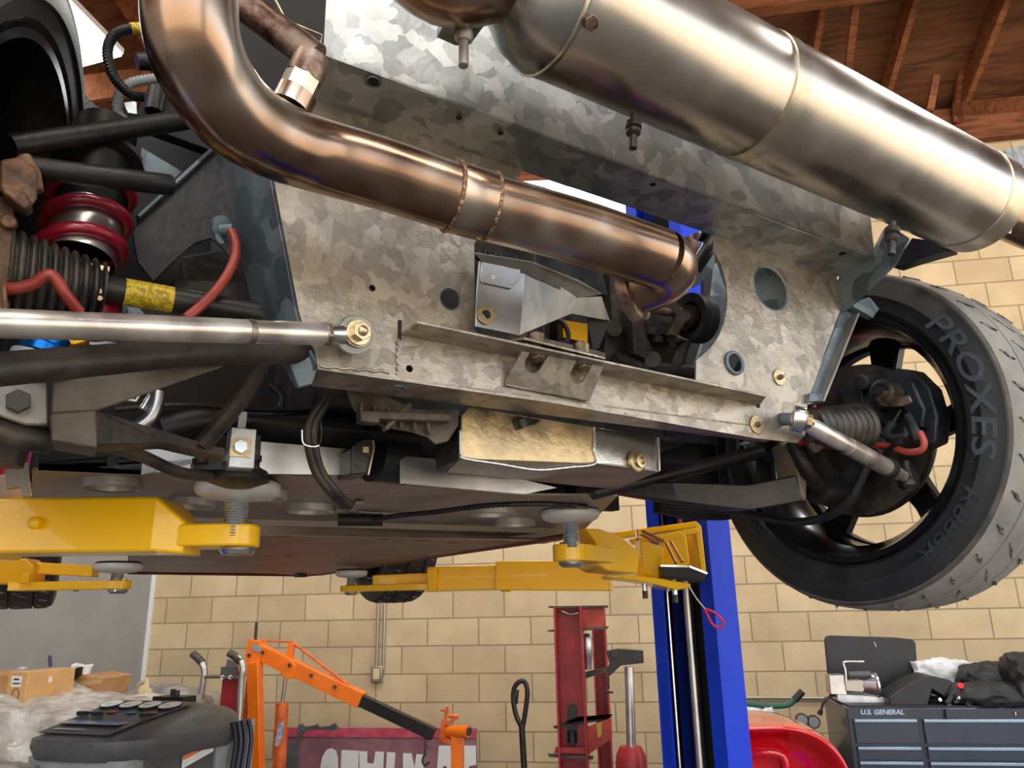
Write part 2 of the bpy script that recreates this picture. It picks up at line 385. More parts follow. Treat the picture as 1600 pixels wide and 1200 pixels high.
b = B(); b.box(Vector(((XL + XR) / 2, (WALLY + YB) / 2 - 6, -.05)), X1 * 14, Y1 * .01, Z1 * .05) if False else b.box(Vector((1.2, .5, -.05)), X1 * 5.5, Y1 * 5.6, Z1 * .05); obj0(b, 'floor', CONC)
b = B(); b.box(Vector((2.5, -13.1, -.06)), X1 * 20, Y1 * 8, Z1 * .05); b.box(Vector((14.7, 1.0, -.06)), X1 * 8, Y1 * 6, Z1 * .05); obj0(b, 'floor_forecourt', mat('pale_forecourt', (186, 168, 142), .8, 0, (200, 184, 158), scale=2))
b = B(); b.box(Vector((XL + .012, WALLY - .012, 2.4)), X1 * .012, Y1 * .012, Z1 * 2.4); obj0(b, 'trim_1', WHITE)
SL = math.tan(R(16)); RIDGE = -1.0
def zc(y): return wt + .32 + (WALLY - y) * SL if y > RIDGE else wt + .32 + (WALLY - RIDGE) * SL - (RIDGE - y) * SL
b = B()
for y0, y1 in ((WALLY + .3, RIDGE), (RIDGE, YB)):
    b.prism([Vector((XL - .3, y0, zc(y0))), Vector((XR + .3, y0, zc(y0))), Vector((XR + .3, y1, zc(y1))), Vector((XL - .3, y1, zc(y1)))], Z1 * .05)
obj0(b, 'ceiling', PLY)
b = B(); b.box(Vector(((XL + XR) / 2, WALLY + .02, wt + .15)), X1 * ((XR - XL) / 2), Y1 * .1, Z1 * .15); obj0(b, 'trim_2', TIMB)
k = 3
xr = Wy(1490, 195, WALLY).x
xs = [xr + i * .62 for i in range(-11, 6)]
for x in xs:
    if x < XL + .1: continue
    b = B()
    for y0, y1 in ((WALLY, RIDGE), (RIDGE, YB)):
        b.prism([Vector((x - .022, y0, zc(y0) - .01)), Vector((x - .022, y1, zc(y1) - .01)), Vector((x - .022, y1, zc(y1) - .2)), Vector((x - .022, y0, zc(y0) - .2))], X1 * .044)
    obj0(b, 'trim_%d' % k, TIMB); k += 1
for (a_, c_, w) in (((1493, 190, 5.9), (1515, -30, 5.2), .05), ((1452, 175, 5.5), (1462, 120, 5.5), .06), ((1325, 105, 5.2), (1340, -20, 4.6), .05), ((1500, 170, 5.6), (1620, 160, 5.0), .1)):
    p0 = Wy(*a_); p1 = Wy(*c_); b = B(); b.bar(p0, p1, X1 if abs((p1 - p0).x) < .5 else Z1, .05 if w < .09 else .12, w); obj0(b, 'trim_%d' % k, TIMB); k += 1
# big tie beam seen past the left wheel
b = B(); p0 = Wy(60, 150, 4.6); p1 = Wy(300, 118, 4.6)
b.bar(p0 - (p1 - p0) * 1.0, p1 + (p1 - p0) * 7, Z1, .2, .1); obj0(b, 'trim_%d' % k, TIMB)

b = B(); b.box(Vector((XL + .02, (WALLY + YB) / 2, 5.4)), X1 * .02, Y1 * ((WALLY - YB) / 2), Z1 * 2.2); obj0(b, 'wall_left_boarding', PLY)
b = B(); b.bar(Wy(60, 150, 3.6), Wy(300, 118, 4.6), Z1, .16, .1); obj0(b, 'trim_40', TIMB)
# ------------------------------------------------------------------ lamps of the room, added lights and daylight
def tube_light(c, dirv, L=1.2, W=.3, power=60):
    t = thing('ceiling_light', c, 'x', 'ceiling light')
    side = dirv.cross(Z1).normalized()
    b = B(); b.box(c + Z1 * .05, dirv * (L / 2 + .03), side * (W / 2 + .03), Z1 * .03); b.obj('housing', WHITE, t, bevel=.006)
    b = B(); b.box(c, dirv * L / 2, side * W / 2, Z1 * .018); b.obj('diffuser', LIGHTM, t)
    return t
LIGHTM = mat('lit_diffuser', (255, 255, 255), .5, 0, emit=((236, 246, 255), 7))
# left light seen past the wheel: centre pixel (146,58)
Cn = Wy(190, 88, 3.7); zq = Cn.z - 1.6; t = thing('ceiling_light', Cn, 'glaring white ceiling light seen past the left wheel', 'ceiling light')
q4 = [Cn, Pz(60, -44, zq), Pz(-60, 20, zq), Pz(64, 122, zq)]; q4[2] = q4[1] + q4[3] - q4[0]
b = B(); b.prism(q4, UP * .02); b.obj('diffuser', LIGHTM, t)
b = B(); m4 = (q4[0] + q4[2]) / 2; b.prism([m4 + (q_ - m4) * 1.02 + UP * .021 for q_ in q4], UP * .04); b.obj('housing', WHITE, t)
t = tube_light(Wy(950, 322, 5.2), nrm(Vector((1, .1, 0))), 2.6, .5); t['label'] = 'long white ceiling light glimpsed through the gap above the exhaust pipe'
for (x_, y_, z_) in ((-2.6, -.9, 5.6), (1.6, -.9, 5.6), (-2.6, -3.4, 5.2), (1.6, -3.4, 5.2)):  # added unseen lights, giving bright streaks on pipe and muffler
    LM = LIGHTM; LIGHTM = mat('added_light_row', (255, 255, 255), .5, 0, emit=((255, 246, 232), 16))
    t = tube_light(Vector((x_, y_, z_)), X1, 3.0, .34); LIGHTM = LM
    t['label'] = 'unseen ceiling light added behind the car for bright streaks on the metal'; t['group'] = 'added unseen light rows'
wd = bpy.data.worlds.new('daylight'); SC.world = wd; wd.use_nodes = True
nt = wd.node_tree; bg = nt.nodes['Background']
tc = nt.nodes.new('ShaderNodeTexCoord'); se = nt.nodes.new('ShaderNodeSeparateXYZ'); nt.links.new(tc.outputs['Generated'], se.inputs[0])
cr = nt.nodes.new('ShaderNodeValToRGB'); cr.color_ramp.elements[0].position = 0.0; cr.color_ramp.elements[0].color = (.22, .16, .10, 1)
e2_ = cr.color_ramp.elements.new(.62); e2_.color = (.74, .80, .88, 1)
e = cr.color_ramp.elements.new(.5); e.color = (.80, .70, .56, 1)
cr.color_ramp.elements[-1].position = .9; cr.color_ramp.elements[-1].color = (.62, .8, 1.0, 1)
ad = nt.nodes.new('ShaderNodeMath'); ad.operation = 'MULTIPLY_ADD'; ad.inputs[1].default_value = .5; ad.inputs[2].default_value = .5
nt.links.new(se.outputs[2], ad.inputs[0]); nt.links.new(ad.outputs[0], cr.inputs[0]); nt.links.new(cr.outputs[0], bg.inputs[0])
bg.inputs[1].default_value = 2.5
sd = bpy.data.lights.new('sun', 'SUN'); sd.energy = 6; sd.angle = R(2); sd.color = (1, .84, .62)
so = bpy.data.objects.new('sun', sd); COL.objects.link(so); so.rotation_euler = (R(28), 0, R(-12))
def area(name, c, target, sx, sy, e, colr):
    l = bpy.data.lights.new(name, 'AREA'); l.shape = 'RECTANGLE'; l.size = sx; l.size_y = sy; l.energy = e; l.color = colr
    o = bpy.data.objects.new(name, l); COL.objects.link(o); o.location = c; o.rotation_euler = (target - c).to_track_quat('-Z', 'Y').to_euler(); return o
area('far_wall_fill', Vector((-1.5, 3.6, 5.2)), Vector((-1.2, 5.6, 0)), 1.2, .3, 50, (1, .96, .9))  # two added lamps without fixtures, brightening the far wall
area('far_wall_fill', Vector((2.8, 3.4, 5.2)), Vector((2.6, 5.8, 0)), 1.2, .3, 50, (1, .96, .9))
SC.view_settings.view_transform = 'Standard'; SC.view_settings.look = 'None'; SC.view_settings.gamma = 1
SC.view_settings.exposure = 0.48; SC.view_settings.use_curve_mapping = False

# ------------------------------------------------------------------ the car
CAR = thing('car', car(.61, 2.0, -.01), 'low red sports car raised on yellow lift arms, seen from below and behind', 'car')
def bolt_at(name, p, ax, r, h, m, parent, washer=None, stud=None, wm=None):
    b = B(); ax = ax.normalized()
    if washer: b.mi = 1 if wm else 0; b.cyl(p, p + ax * .0025, washer, n=26); p = p + ax * .0025; b.mi = 0
    b.hexb(p, ax, r, h)
    if stud: b.cyl(p, p + ax * (h + stud), r * .55, n=12)
    return b.obj(name, [m, wm or m], parent, bevel=.0006)

# --- rear subframe panel
def F8(x, y): return Pf(x, y, .80)
outer = [F8(*q) for q in ((478, 143), (400, 215), (425, 265), (447, 380), (468, 490), (478, 520), (492, 548), (497, 577), (860, 629), (1177, 684), (1245, 692), (1258, 680), (1262, 625), (1318, 470), (1305, 425), (1240, 403), (1117, 358))]
arc = arc_mid([F8(*q) for q in ((1117, 395), (1129, 420), (1136, 455), (1134, 495), (1119, 533), (1088, 563))], 5)
outer += arc + [F8(*q) for q in ((1087, 604), (940, 575), (775, 545), (742, 515), (741, 380), (825, 255), (640, 195))]
cs = lambda x, y, r, f=.8, n=24: circ(Pf(x, y, f), LV, UP, r, n)
holes = [cs(703, 468, .0150), cs(582, 450, .0042, n=12), cs(640, 576, .0045, n=12), cs(1203, 451, .0385, n=40), cs(1148, 567, .0165)]
b = B(); b.plate(outer, holes, FV * .003)
PANEL = b.obj('subframe_panel', GALVD, CAR)
def ring_part(name, c, ax, r, t, m, parent, seg=40):
    b = B(); u = ax.orthogonal().normalized(); v = ax.normalized().cross(u); b.tube(circ(c, u, v, r, seg), t, 8, closed=True); return b.obj(name, m, parent)
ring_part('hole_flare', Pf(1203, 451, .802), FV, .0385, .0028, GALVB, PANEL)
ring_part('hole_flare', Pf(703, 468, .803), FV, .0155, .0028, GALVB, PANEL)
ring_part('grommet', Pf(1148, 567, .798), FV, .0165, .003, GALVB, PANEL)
bolt_at('washer_bolt', Pf(1217, 590, .80), -FV, .0045, .004, BOLT, PANEL, washer=.0135, stud=.004, wm=ZINCY)
bolt_at('washer_bolt', Pf(1182, 664, .80), -FV, .0045, .004, BOLT, PANEL, washer=.0145, stud=.004, wm=ZINCY)
# raised circular panel behind the large hole
b = B(); b.cyl(Pf(1206, 452, .86), Pf(1206, 452, .865), .075, n=40); b.obj('inner_gusset', GALVB, PANEL)
# bottom fold of the panel
z0 = crd(F8(497, 577))[2]; z1 = crd(F8(1177, 684))[2]
b = B(); q0, q1, q2 = F8(497, 577), F8(1177, 684), F8(1245, 692)
r0, r1 = Pz(487, 603, z0), Pz(1195, 707, z1); 
b.plate([q0, q1, q2 + (r1 - q1) * .12, r1, r0], [circ(Pz(623, 607, (z0 * .8 + z1 * .2)), LV, FV, .006, 12), circ(Pz(1163, 692, z1), LV, FV, .006, 12)] if False else [], UP * .003)
b.obj('bottom_flange', GALVD, PANEL)
for p in (Pz(623, 605, z0 - .001), Pz(1163, 693, z1 - .001)):
    ring_part('dimple', p, UP, .007, .0016, GALVB, PANEL, 16)
# flange along the top of the lower beam
zr0 = crd(F8(625, 524))[2]; zr1 = crd(F8(1187, 634))[2]
b = B(); a0, a1 = F8(626, 524), F8(1187, 634); c0, c1 = Pz(652, 505, zr0), Pz(1197, 620, zr1)
b.prism([a0, a1, c1, c0], UP * .0035)
b.obj('beam_flange', GALVD, PANEL, bevel=.0008)
b = B(); b.box(F8(624, 516), LV * .002, FV * .002, UP * .012); b.obj('weld_slot', DARK, PANEL)
b = B(); b.box(F8(1184, 631) - FV * .0012, LV * .002, FV * .001, UP * .006); b.obj('weld_slot', DARK, PANEL)
# seam of weld down from the slot
b = B(); pts = [Pf(621, y, .799) for y in range(530, 590, 5)]
for i in range(len(pts)): pts[i] += LV * (.0012 * (-1) ** i)
b.tube(pts, .0018, 6); b.obj('weld_seam', GALVD, PANEL)
b = B(); pts = [Pf(500 + 12 * i, 572 + 1.0 * i + (1.5 if i % 2 else -1), .799) for i in range(10)]
b.tube(pts, .0018, 6); b.obj('weld_seam', GALVD, PANEL)

# --- upper crossmember (folded sheet)
b = B()
e0, e1 = Pf(505, 86, .722), Pf(1367, 402, .722)
g0, g1 = Pf(478, 152, .80), Pf(1310, 432, .80)
b.plate([e0, e1, e1 + UP * .25 + LV * .02, e0 + UP * .33], [], FV * .003)
b.mi = 0
b.prism([e0, g0, g1, e1], UP * .003)
b.prism([g0, g1, g1 + UP * .02, g0 + UP * .02], FV * .002)
CROSS = b.obj('crossmember', GALV, CAR, bevel=.0016, sharp=30)
zx = lambda x: crd(e0)[2] + (crd(e1)[2] - crd(e0)[2]) * (x - 505) / 862
for (x, y, r) in ((583, 128, .006), (524, 130, .0045), (717, 184, .004), (782, 208, .004), (1020, 288, .0045), (1316, 396, .006), (1322, 411, .0045)):
    p = Pz(x, y, zx(x) - .0006); b = B(); b.cyl(p, p - UP * .0006, r, n=16); b.obj('hole', DARK, CROSS)
ring_part('rivet_nut', Pz(583, 128, zx(583) - .001), UP, .009, .0012, GALVB, CROSS, 20)
# --- end bracket on the right
b = B(); LB = crd(Pf(1310, 432, .80))[0] + .012
nbk = (g1 - e1).cross(UP).normalized()
P = lambda x, y: CAM + ray(x, y) * ((e1 - CAM).dot(nbk) / ray(x, y).dot(nbk))
b.prism([P(1310, 432), P(1330, 420), P(1367, 400), P(1374, 380), P(1389, 352), P(1420, 372), P(1400, 412), P(1345, 466), P(1306, 496)], LV * .004)
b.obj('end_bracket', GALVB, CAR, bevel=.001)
b = B(); b.prism([Pl(1367, 402, LB - .006), Pl(1387, 362, LB - .006), Pl(1380, 358, LB - .006), Pl(1360, 398, LB - .006)], LV * .005); b.obj('bracket_tab', GALV, CAR)
b = B(); b.prism([Pf(1319, 474, .805), Pf(1340, 488, .805), Pf(1286, 626, .805), Pf(1266, 622, .805)], FV * .003)
b.mi = 1; b.prism([Pf(1341, 488, .79), Pf(1344, 490, .79), Pf(1289, 628, .79), Pf(1286, 626, .79)], FV * .04)
b.mi = 0; b.prism([Pf(1316, 478, .80), Pf(1350, 468, .80), Pf(1365, 486, .80), Pf(1355, 500, .80), Pf(1341, 492, .80)], -FV * .012)
b.prism([Pf(1266, 614, .79), Pf(1287, 614, .79), Pf(1286, 627, .79), Pf(1265, 628, .79)], FV * .01)
b.obj('edge_channel', [GALVB, ALUD], CAR, bevel=.001)
# --- dark side plate on the left going forward
b = B()
sa, sb2, sc = Pf(424, 262, .806), Pf(499, 566, .806), Pf(404, 500, .93)
ns = (sb2 - sa).cross(sc - sa).normalized()
P = lambda x, y: CAM + ray(x, y) * ((sa - CAM).dot(ns) / ray(x, y).dot(ns))
b.prism([P(424, 262), P(445, 372), P(468, 492), P(484, 540), P(499, 566), P(488, 600), P(466, 606), P(440, 560), P(404, 500), P(385, 420), P(366, 300), P(372, 238)], -ns * .004)
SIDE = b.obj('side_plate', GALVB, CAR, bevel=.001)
b = B(); b.prism([Pf(500, 566, .81), Pf(488, 600, .82), Pf(466, 606, .83), Pf(452, 566, .83), Pf(478, 545, .82)], FV * .006); b.obj('lower_tab', GALVB, CAR, bevel=.001)
# large dark gusset with a pressed hole behind the coilover
def F(x, y, f): return Pf(x, y, f)
b = B()
b.plate([F(*q, .98) for q in ((345, 225), (395, 250), (408, 330), (402, 420), (400, 470), (350, 390), (330, 372), (305, 380), (270, 410), (240, 440), (215, 410), (206, 365), (218, 340))], [[p for p in circ(F(350, 358, .98), LV, UP, .012, 16)]], FV * .004)
b.obj('suspension_gusset', BLKM, CAR, bevel=.001)
b = B(); b.bar(F(215, 342, .975), F(342, 226, .975), FV, .016, .005); b.obj('gusset_lip', GALVB, CAR, bevel=.001)
b = B(); b.prism([F(222, 230, 1.0), F(285, 268, 1.0), F(268, 285, 1.0), F(212, 275, 1.0)], FV * .005); b.obj('shock_tower_plate', GALVB, CAR, bevel=.001)
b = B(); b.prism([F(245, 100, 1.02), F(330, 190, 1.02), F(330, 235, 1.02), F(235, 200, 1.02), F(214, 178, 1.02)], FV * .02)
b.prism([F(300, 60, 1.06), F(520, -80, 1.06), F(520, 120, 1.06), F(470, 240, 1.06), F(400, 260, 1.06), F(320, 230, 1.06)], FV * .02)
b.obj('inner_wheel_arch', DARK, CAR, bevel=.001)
b = B(); b.prism([F(*q, 1.16) for q in ((128, 262), (200, 215), (330, 185), (330, 460), (140, 460))], FV * .01); b.obj('dark_backing', DARK, CAR)  # near-black sheet added so the gaps behind the gusset stay dark
b = B(); b.tube([F(252, 110, 1.0), F(240, 175, 1.0)], .012, 10); b.tube([F(214, 96, 1.0), F(244, 96, 1.0)], .012, 12); b.obj('chassis_tube', BLKM, CAR)

# --- muffler
lA = crd(Pf(868, 60, .58))[0]; lB = crd(Pf(1531, 318, .60))[0]
A = car(lA, .582, .647); Bq = car(lB, .604, .626); ax = (Bq - A).normalized(); ML = (Bq - A).length
b = B(); MR = .082
b.lathe([(MR, 0), (MR, .004), (MR + .0006, .01), (MR, .016), (MR, ML * .36 - .002), (MR - .0012, ML * .36), (MR - .0012, ML * .36)], A, ax, 72)
b.lathe([(MR, ML * .36 + .02), (MR, ML - .055), (MR - .001, ML - .05)], A, ax, 72)
MUF = b.obj('muffler', STAIN, CAR)
b = B(); b.lathe([(MR - .0012, ML * .36), (MR + .0012, ML * .36 + .0008), (MR + .0012, ML * .36 + .024), (MR - .001, ML * .36 + .0248)], A, ax, 72); b.obj('band_clamp', STAINB, MUF)
b = B(); b.lathe([(MR - .0015, ML - .052), (MR + .001, ML - .05), (MR + .001, ML - .008), (MR - .008, ML), (MR - .012, ML + .001)], A, ax, 72)
b.lathe([(MR - .012, ML + .001), (MR - .03, ML + .004), (.045, ML + .006)], A, ax, 72); b.obj('rear_cap', STAINB, MUF)
b = B(); b.lathe([(MR + .0008, .004), (MR + .0008, -.004), (MR - .003, -.016), (MR - .010, -.034), (MR - .022, -.048), (.052, -.058), (.046, -.064), (.045, -.078)], A, ax, 72); b.obj('inlet_cap', STAINE, MUF)
b = B(); b.tube(circ(A + ax * -.001, ax.orthogonal().normalized(), ax.cross(ax.orthogonal().normalized()), MR, 72), .0026, 8, closed=True); b.obj('cap_rim', STAINB, MUF)
# bolt head on the body
pb = Pf(924, 38, .51); rv = pb - A; rv = (rv - ax * rv.dot(ax)).normalized(); s_ = (pb - A).dot(ax) + .014
bolt_at('body_bolt', A + ax * s_ + rv * (MR - .002), rv, .0085, .009, RUSTY, MUF)
# outlet pipe with clamp
b = B(); o0 = A + ax * (ML - .005); b.tube([o0, o0 + ax * .10, o0 + ax * .20 - FV * .02 - UP * .01, o0 + ax * .28 - FV * .10 - UP * .02], .036, 28, smooth=6, caps=False); b.obj('outlet_pipe', HEAT, MUF)
b = B(); b.lathe([(.038, .012), (.0405, .014), (.0405, .042), (.038, .044)], A + ax * (ML), ax, 40); 
c0 = A + ax * (ML + .028) - UP * .036 - FV * .012; b.bar(c0 + UP * .03 - FV * .025, c0 - UP * .018 - FV * .01, ax, .022, .003); b.cyl(c0 - UP * .012 - FV * .012 - ax * .02, c0 - UP * .012 - FV * .012 + ax * .004, .006, n=12); b.obj('clamp', ALU, MUF, bevel=.0006)
# hanging clamp bolts with nuts
def ubolt(x, y0, y1, f, m, parent, r=.0048):
    b = B(); p0 = Pf(x, y0, f); p1 = Pf(x - (1 if y1 > y0 else 0), y1, f); L_ = (p0 - p1).length; d = (p1 - p0).normalized()
    b.cyl(p0 - d * .012, p1, r, n=14); b.lathe([(r * 2, 0), (r * 2.1, L_ * .06), (r * 2.1, L_ * .2), (r * 1.5, L_ * .24), (r * 1.9, L_ * .3), (r * 1.9, L_ * .42), (r * 1.3, L_ * .5)], p0, d, 16, (True, True))
    return b.obj('clamp_bolt', m, parent)
ubolt(725, 28, 103, .60, ALUD, CAR, .0052); ubolt(990, 192, 232, .60, BLKM, CAR, .0045); ubolt(1394, 358, 398, .60, IRON, CAR, .0052)
# clamp saddle near the inlet and the inlet pipe
b = B(); b.prism([Pf(*q, .59) for q in ((712, 6), (745, 6), (770, 20), (758, 38), (735, 40), (704, 26), (703, 12))], FV * .035); b.obj('clamp_saddle', STAINE, CAR, bevel=.002)

# --- exhaust pipe
pp = [(760, 14, .584), (690, -30, .575), (560, -130, .56), (430, -190, .55), (340, -150, .545), (302, -60, .55), (297, 20, .555), (306, 78, .565), (330, 130, .585), (372, 182, .61), (430, 218, .635), (500, 243, .655), (600, 272, .655), (735, 316, .65), (900, 361, .64), (985, 389, .63), (1030, 404, .628)]
path = [A - ax * .07] + [Pf(*q) for q in pp[1:]]
b = B(); b.tube(path, [.046, .042] + [.0365] * 8 + [.0358] * (len(path) - 10), 40, caps=False, smooth=6)
last = Pf(1030, 404, .628); dl = (last - Pf(985, 389, .63)).normalized()
el = []
cen = last + dl * .0; tgt = Pf(985, 462, .80)
mid = last + dl * .045 + FV * .01
for i in range(13):
    t = i / 12; el.append((1 - t) ** 2 * last + 2 * t * (1 - t) * mid + t * t * (last + dl * .012 + FV * .062 - UP * .008))
b.tube(el, .0358, 40, caps=False)
EXH = b.obj('exhaust_pipe', HEAT, CAR, sharp=60)
fl = el[-1]; fd = (el[-1] - el[-2]).normalized()
b = B(); b.lathe([(.036, -.004), (.044, -.003), (.046, .004), (.046, .010), (.037, .011), (.034, .006)], fl, fd, 44); b.obj('flange', RUSTY, EXH)
def bead(x, y, f, d, r=.0365, w=.0022, name='weld_bead'):
    c = Pf(x, y, f); u = d.orthogonal().normalized(); v = d.cross(u); b = B(); n = 60
    pts = [c + (u * math.cos(2 * math.pi * k / n) + v * math.sin(2 * math.pi * k / n)) * (r + (.0006 if k % 2 else 0)) for k in range(n)]
    b.tube(pts, w, 6, closed=True); return b.obj(name, WELD, EXH)
dd = (Pf(762, 323, .6488) - Pf(706, 307, .651)).normalized()
bead(706, 306.5, .651, dd); bead(762, 323, .6488, dd)
b = B(); c0 = Pf(706, 306.5, .651); c1 = Pf(762, 323, .6488); b.lathe([(.0368, 0), (.0378, .003), (.0378, (c1 - c0).length - .003), (.0368, (c1 - c0).length)], c0, dd, 48); b.obj('joint_sleeve', HEAT, EXH)
# sensor boss and rusty branch pipe
p0 = Pf(452, 168, .64); p1 = Pf(487, 96, .63)
b = B(); b.tube([p0, p0 + (p1 - p0) * .3], .020, 24); b.obj('boss', HEAT, EXH)
b = B(); b.tube([p0 + (p1 - p0) * .28, p0 + (p1 - p0) * .62], .0175, 8); b.obj('hex_collar', STAINB, EXH)
b = B(); b.tube([p0 + (p1 - p0) * .62, p0 + (p1 - p0) * .86], .0172, 24); b.tube([Pf(493, 92, .63), Pf(470, 74, .635), Pf(430, 44, .65), Pf(360, -8, .66), Pf(250, -80, .68), Pf(150, -120, .7)], .0155, 22)
b.tube([p0 + (p1 - p0) * .8, p1 + UP * .004], [.0172, .0165], 24); BR = b.obj('branch_pipe', RUSTY, CAR)
b = B(); b.tube(arc_mid([Pf(447, 173, .634), Pf(460, 178, .632), Pf(476, 170, .634), Pf(482, 160, .64)], 4), .0028, 8); b.obj('weld_bead', WELD, EXH)
b = B(); b.tube([Pf(425, -10, .70), Pf(447, 32, .70), Pf(503, 55, .70), Pf(500, 72, .70)], .0012, 6); b.obj('lock_wire', ZINCY, CAR)

# --- shiny angled bracket in the opening
b = B()
f1 = [F(753, 408, .775), F(821, 424, .775), F(812, 524, .775), F(772, 516, .775), F(743, 510, .775), F(744, 470, .775), F(748, 408, .775)]
b.prism(f1, FV * .002)
f2 = [F(821, 424, .775), F(865, 440, .80), F(902, 465, .82), F(940, 463, .86), F(953, 501, .87), F(893, 490, .84), F(812, 524, .775)]
b.prism([f2[0], f2[1], f2[2], f2[5], f2[6]], FV * .002); b.prism([f2[2], f2[3], f2[4], f2[5]], FV * .002)
b.mi = 1
b.prism([F(741, 396, .765), F(830, 410, .765), F(905, 440, .80), F(940, 460, .84), F(905, 466, .83), F(821, 428, .775), F(753, 410, .775)], UP * .002)
b.mi = 2; b.prism([F(918, 496, .875), F(953, 501, .875), F(936, 545, .875), F(926, 546, .875)], FV * .002)
SB = b.obj('exhaust_hanger', [ALU, ALUD, DARK], CAR, bevel=.0006)
b = B(); b.prism([F(753, 409, .772), F(813, 421, .772), F(813, 438, .772), F(799, 451, .772), F(754, 441, .772), F(751, 436, .772)], FV * .002)
b.cyl(F(771, 433, .772), F(771, 433, .7705), .003, n=12); b.cyl(F(800, 440, .772), F(800, 440, .7705), .003, n=12); b.obj('riveted_tab', ALU, SB, bevel=.0004)
b = B(); b.plate(circ(F(759, 492, .7735), LV, UP, .0125, 28), [circ(F(759, 492, .7735), LV, UP, .006, 16)], -FV * .002); b.mi = 1; b.cyl(F(759, 492, .7745), F(759, 492, .774), .006, n=16); b.obj('washer', [ZINCY, DARK], SB)
# --- slotted mount bracket on the beam
top = .765
def M_(x, y): # inclined face: f runs from .765 at the top edge to .792 at the bottom edge
    t = min(1, max(0, (y - (535 + (x - 818) * .29)) / 62)); return Pf(x, y, .768 + .026 * t)
TL, TR, BRr, BLl = Pf(822, 535, .768), Pf(944, 571, .768), Pf(921, 627, .796), Pf(791, 602, .796)
uu = (TR - TL).normalized(); nn = uu.cross(TL - BLl).normalized(); vv = nn.cross(uu)
def IP(x, y):
    v = ray(x, y); return CAM + v * ((TL - CAM).dot(nn) / v.dot(nn))
def slot(x, y, x2, y2, w):
    a0 = IP(x, y); a1 = IP(x2, y2); d = (a0 - a1).normalized(); s2 = nn.cross(d)
    return [a1 + s2 * w * math.cos(t) - d * w * math.sin(t) for t in [math.pi * k / 10 for k in range(11)]] + [a0 - s2 * w, a0 + s2 * w]
outl = [IP(820, 533)] + slot(839, 547, 831, 569, .0125)[::1] if False else None
sl1 = slot(846, 546, 834, 568, .0125); sl2 = slot(915, 563, 904, 585, .0120)
b = B(); b.plate([IP(822, 536), IP(944, 570), IP(921, 627), IP(791, 602), IP(791, 596)], [sl1, sl2], nn * (.0035 if nn.dot(FV) > 0 else -.0035)); MB = b.obj('mount_bracket', GALVD, CAR)
b = B(); zt = crd(TL)[2]; b.prism([IP(815, 526) , IP(950, 556), IP(948, 570), IP(822, 537)], FV * .0); 
b = B(); b.prism([Pf(820, 531, .762), Pf(946, 562, .762), Pf(946, 556, .80), Pf(938, 553, .83), Pf(805, 522, .83), Pf(790, 535, .795)], UP * .004); b.obj('top_plate', GALVD, MB, bevel=.001)
b = B(); b.prism([Pf(791, 602, .795), Pf(921, 628, .795), Pf(921, 620, .799), Pf(793, 594, .799)], UP * .002); b.obj('foot_weld', GALVD, MB)
for x, y in ((838, 551), (909, 566)):
    p = Pf(x, y - 5, .783); b = B(); b.hexb(p, -UP - FV * .3, .0098, .016); b.cyl(p, p + UP * .02, .011, n=18); b.cyl(Pf(x - 2, y - 22, .80), Pf(x - 2, y - 22, .80) + UP * .008, .008, n=14); b.obj('mount_bolt', BOLT, MB, bevel=.0008)

# --- toe link on the left
p0, p1 = Pf(-260, 497, .66), Pf(512, 522, .765)
def along(x): # points along the link by pixel x
    t = (x + 260) / 772; return p0 + (p1 - p0) * t
b = B(); b.tube([p0, along(60)], .0119, 28); b.tube([along(60), along(300)], .0121, 28); b.tube([along(300), along(498), along(503)], [.0119, .0121, .011], 28); TL_ = b.obj('toe_link', TOE, CAR)
b = B(); n = 24; dlt = (p1 - p0).normalized(); u = dlt.orthogonal().normalized(); v = dlt.cross(u)
b.tube([along(332), along(344)], .0126, 28); b.obj('weld_band', BOLT, TL_)
b = B(); b.tube([along(501), along(513)], .0135, 6); b.obj('jam_nut', BOLT, TL_, bevel=.001)
b = B(); b.tube([along(511), along(530)], .007, 14); b.obj('threaded_stud', ALU, TL_)
def rod_eye(c, axis, rad, th, parent, m, aim):
    b = B(); axis = axis.normalized(); b.lathe([(rad * .55, -th / 2), (rad * .97, -th / 2), (rad, -th * .4), (rad, th * .4), (rad * .97, th / 2), (rad * .55, th / 2)], c, axis, 36)
    b.tube([c + aim * rad * .7, c + aim * rad * 1.5], [rad * .55, rad * .42], 16); b.mi = 1; b.sphere(c, rad * .62, 20); b.obj('rod_end', [m, ALU], parent)
ec = Pf(553, 523, .772); rod_eye(ec, FV * .9 + UP * .35, .021, .016, TL_, ZINC, -dlt)
bx = (-FV * .95 - UP * .1 + LV * .1).normalized()
b = B(); b.cyl(ec - bx * .03, ec + bx * .012, .0075, n=16); b.cyl(ec + bx * .009, ec + bx * .012, .0168, n=30); b.mi = 1; b.tube([ec + bx * .0118, ec + bx * .0145], .0145, 24); b.hexb(ec + bx * .0142, bx, .0105, .009); b.sphere(ec + bx * .0225, .0062, 14, (1, 1, 1)); b.obj('pivot_bolt', [BOLT, ZINCY], TL_, bevel=.0006)
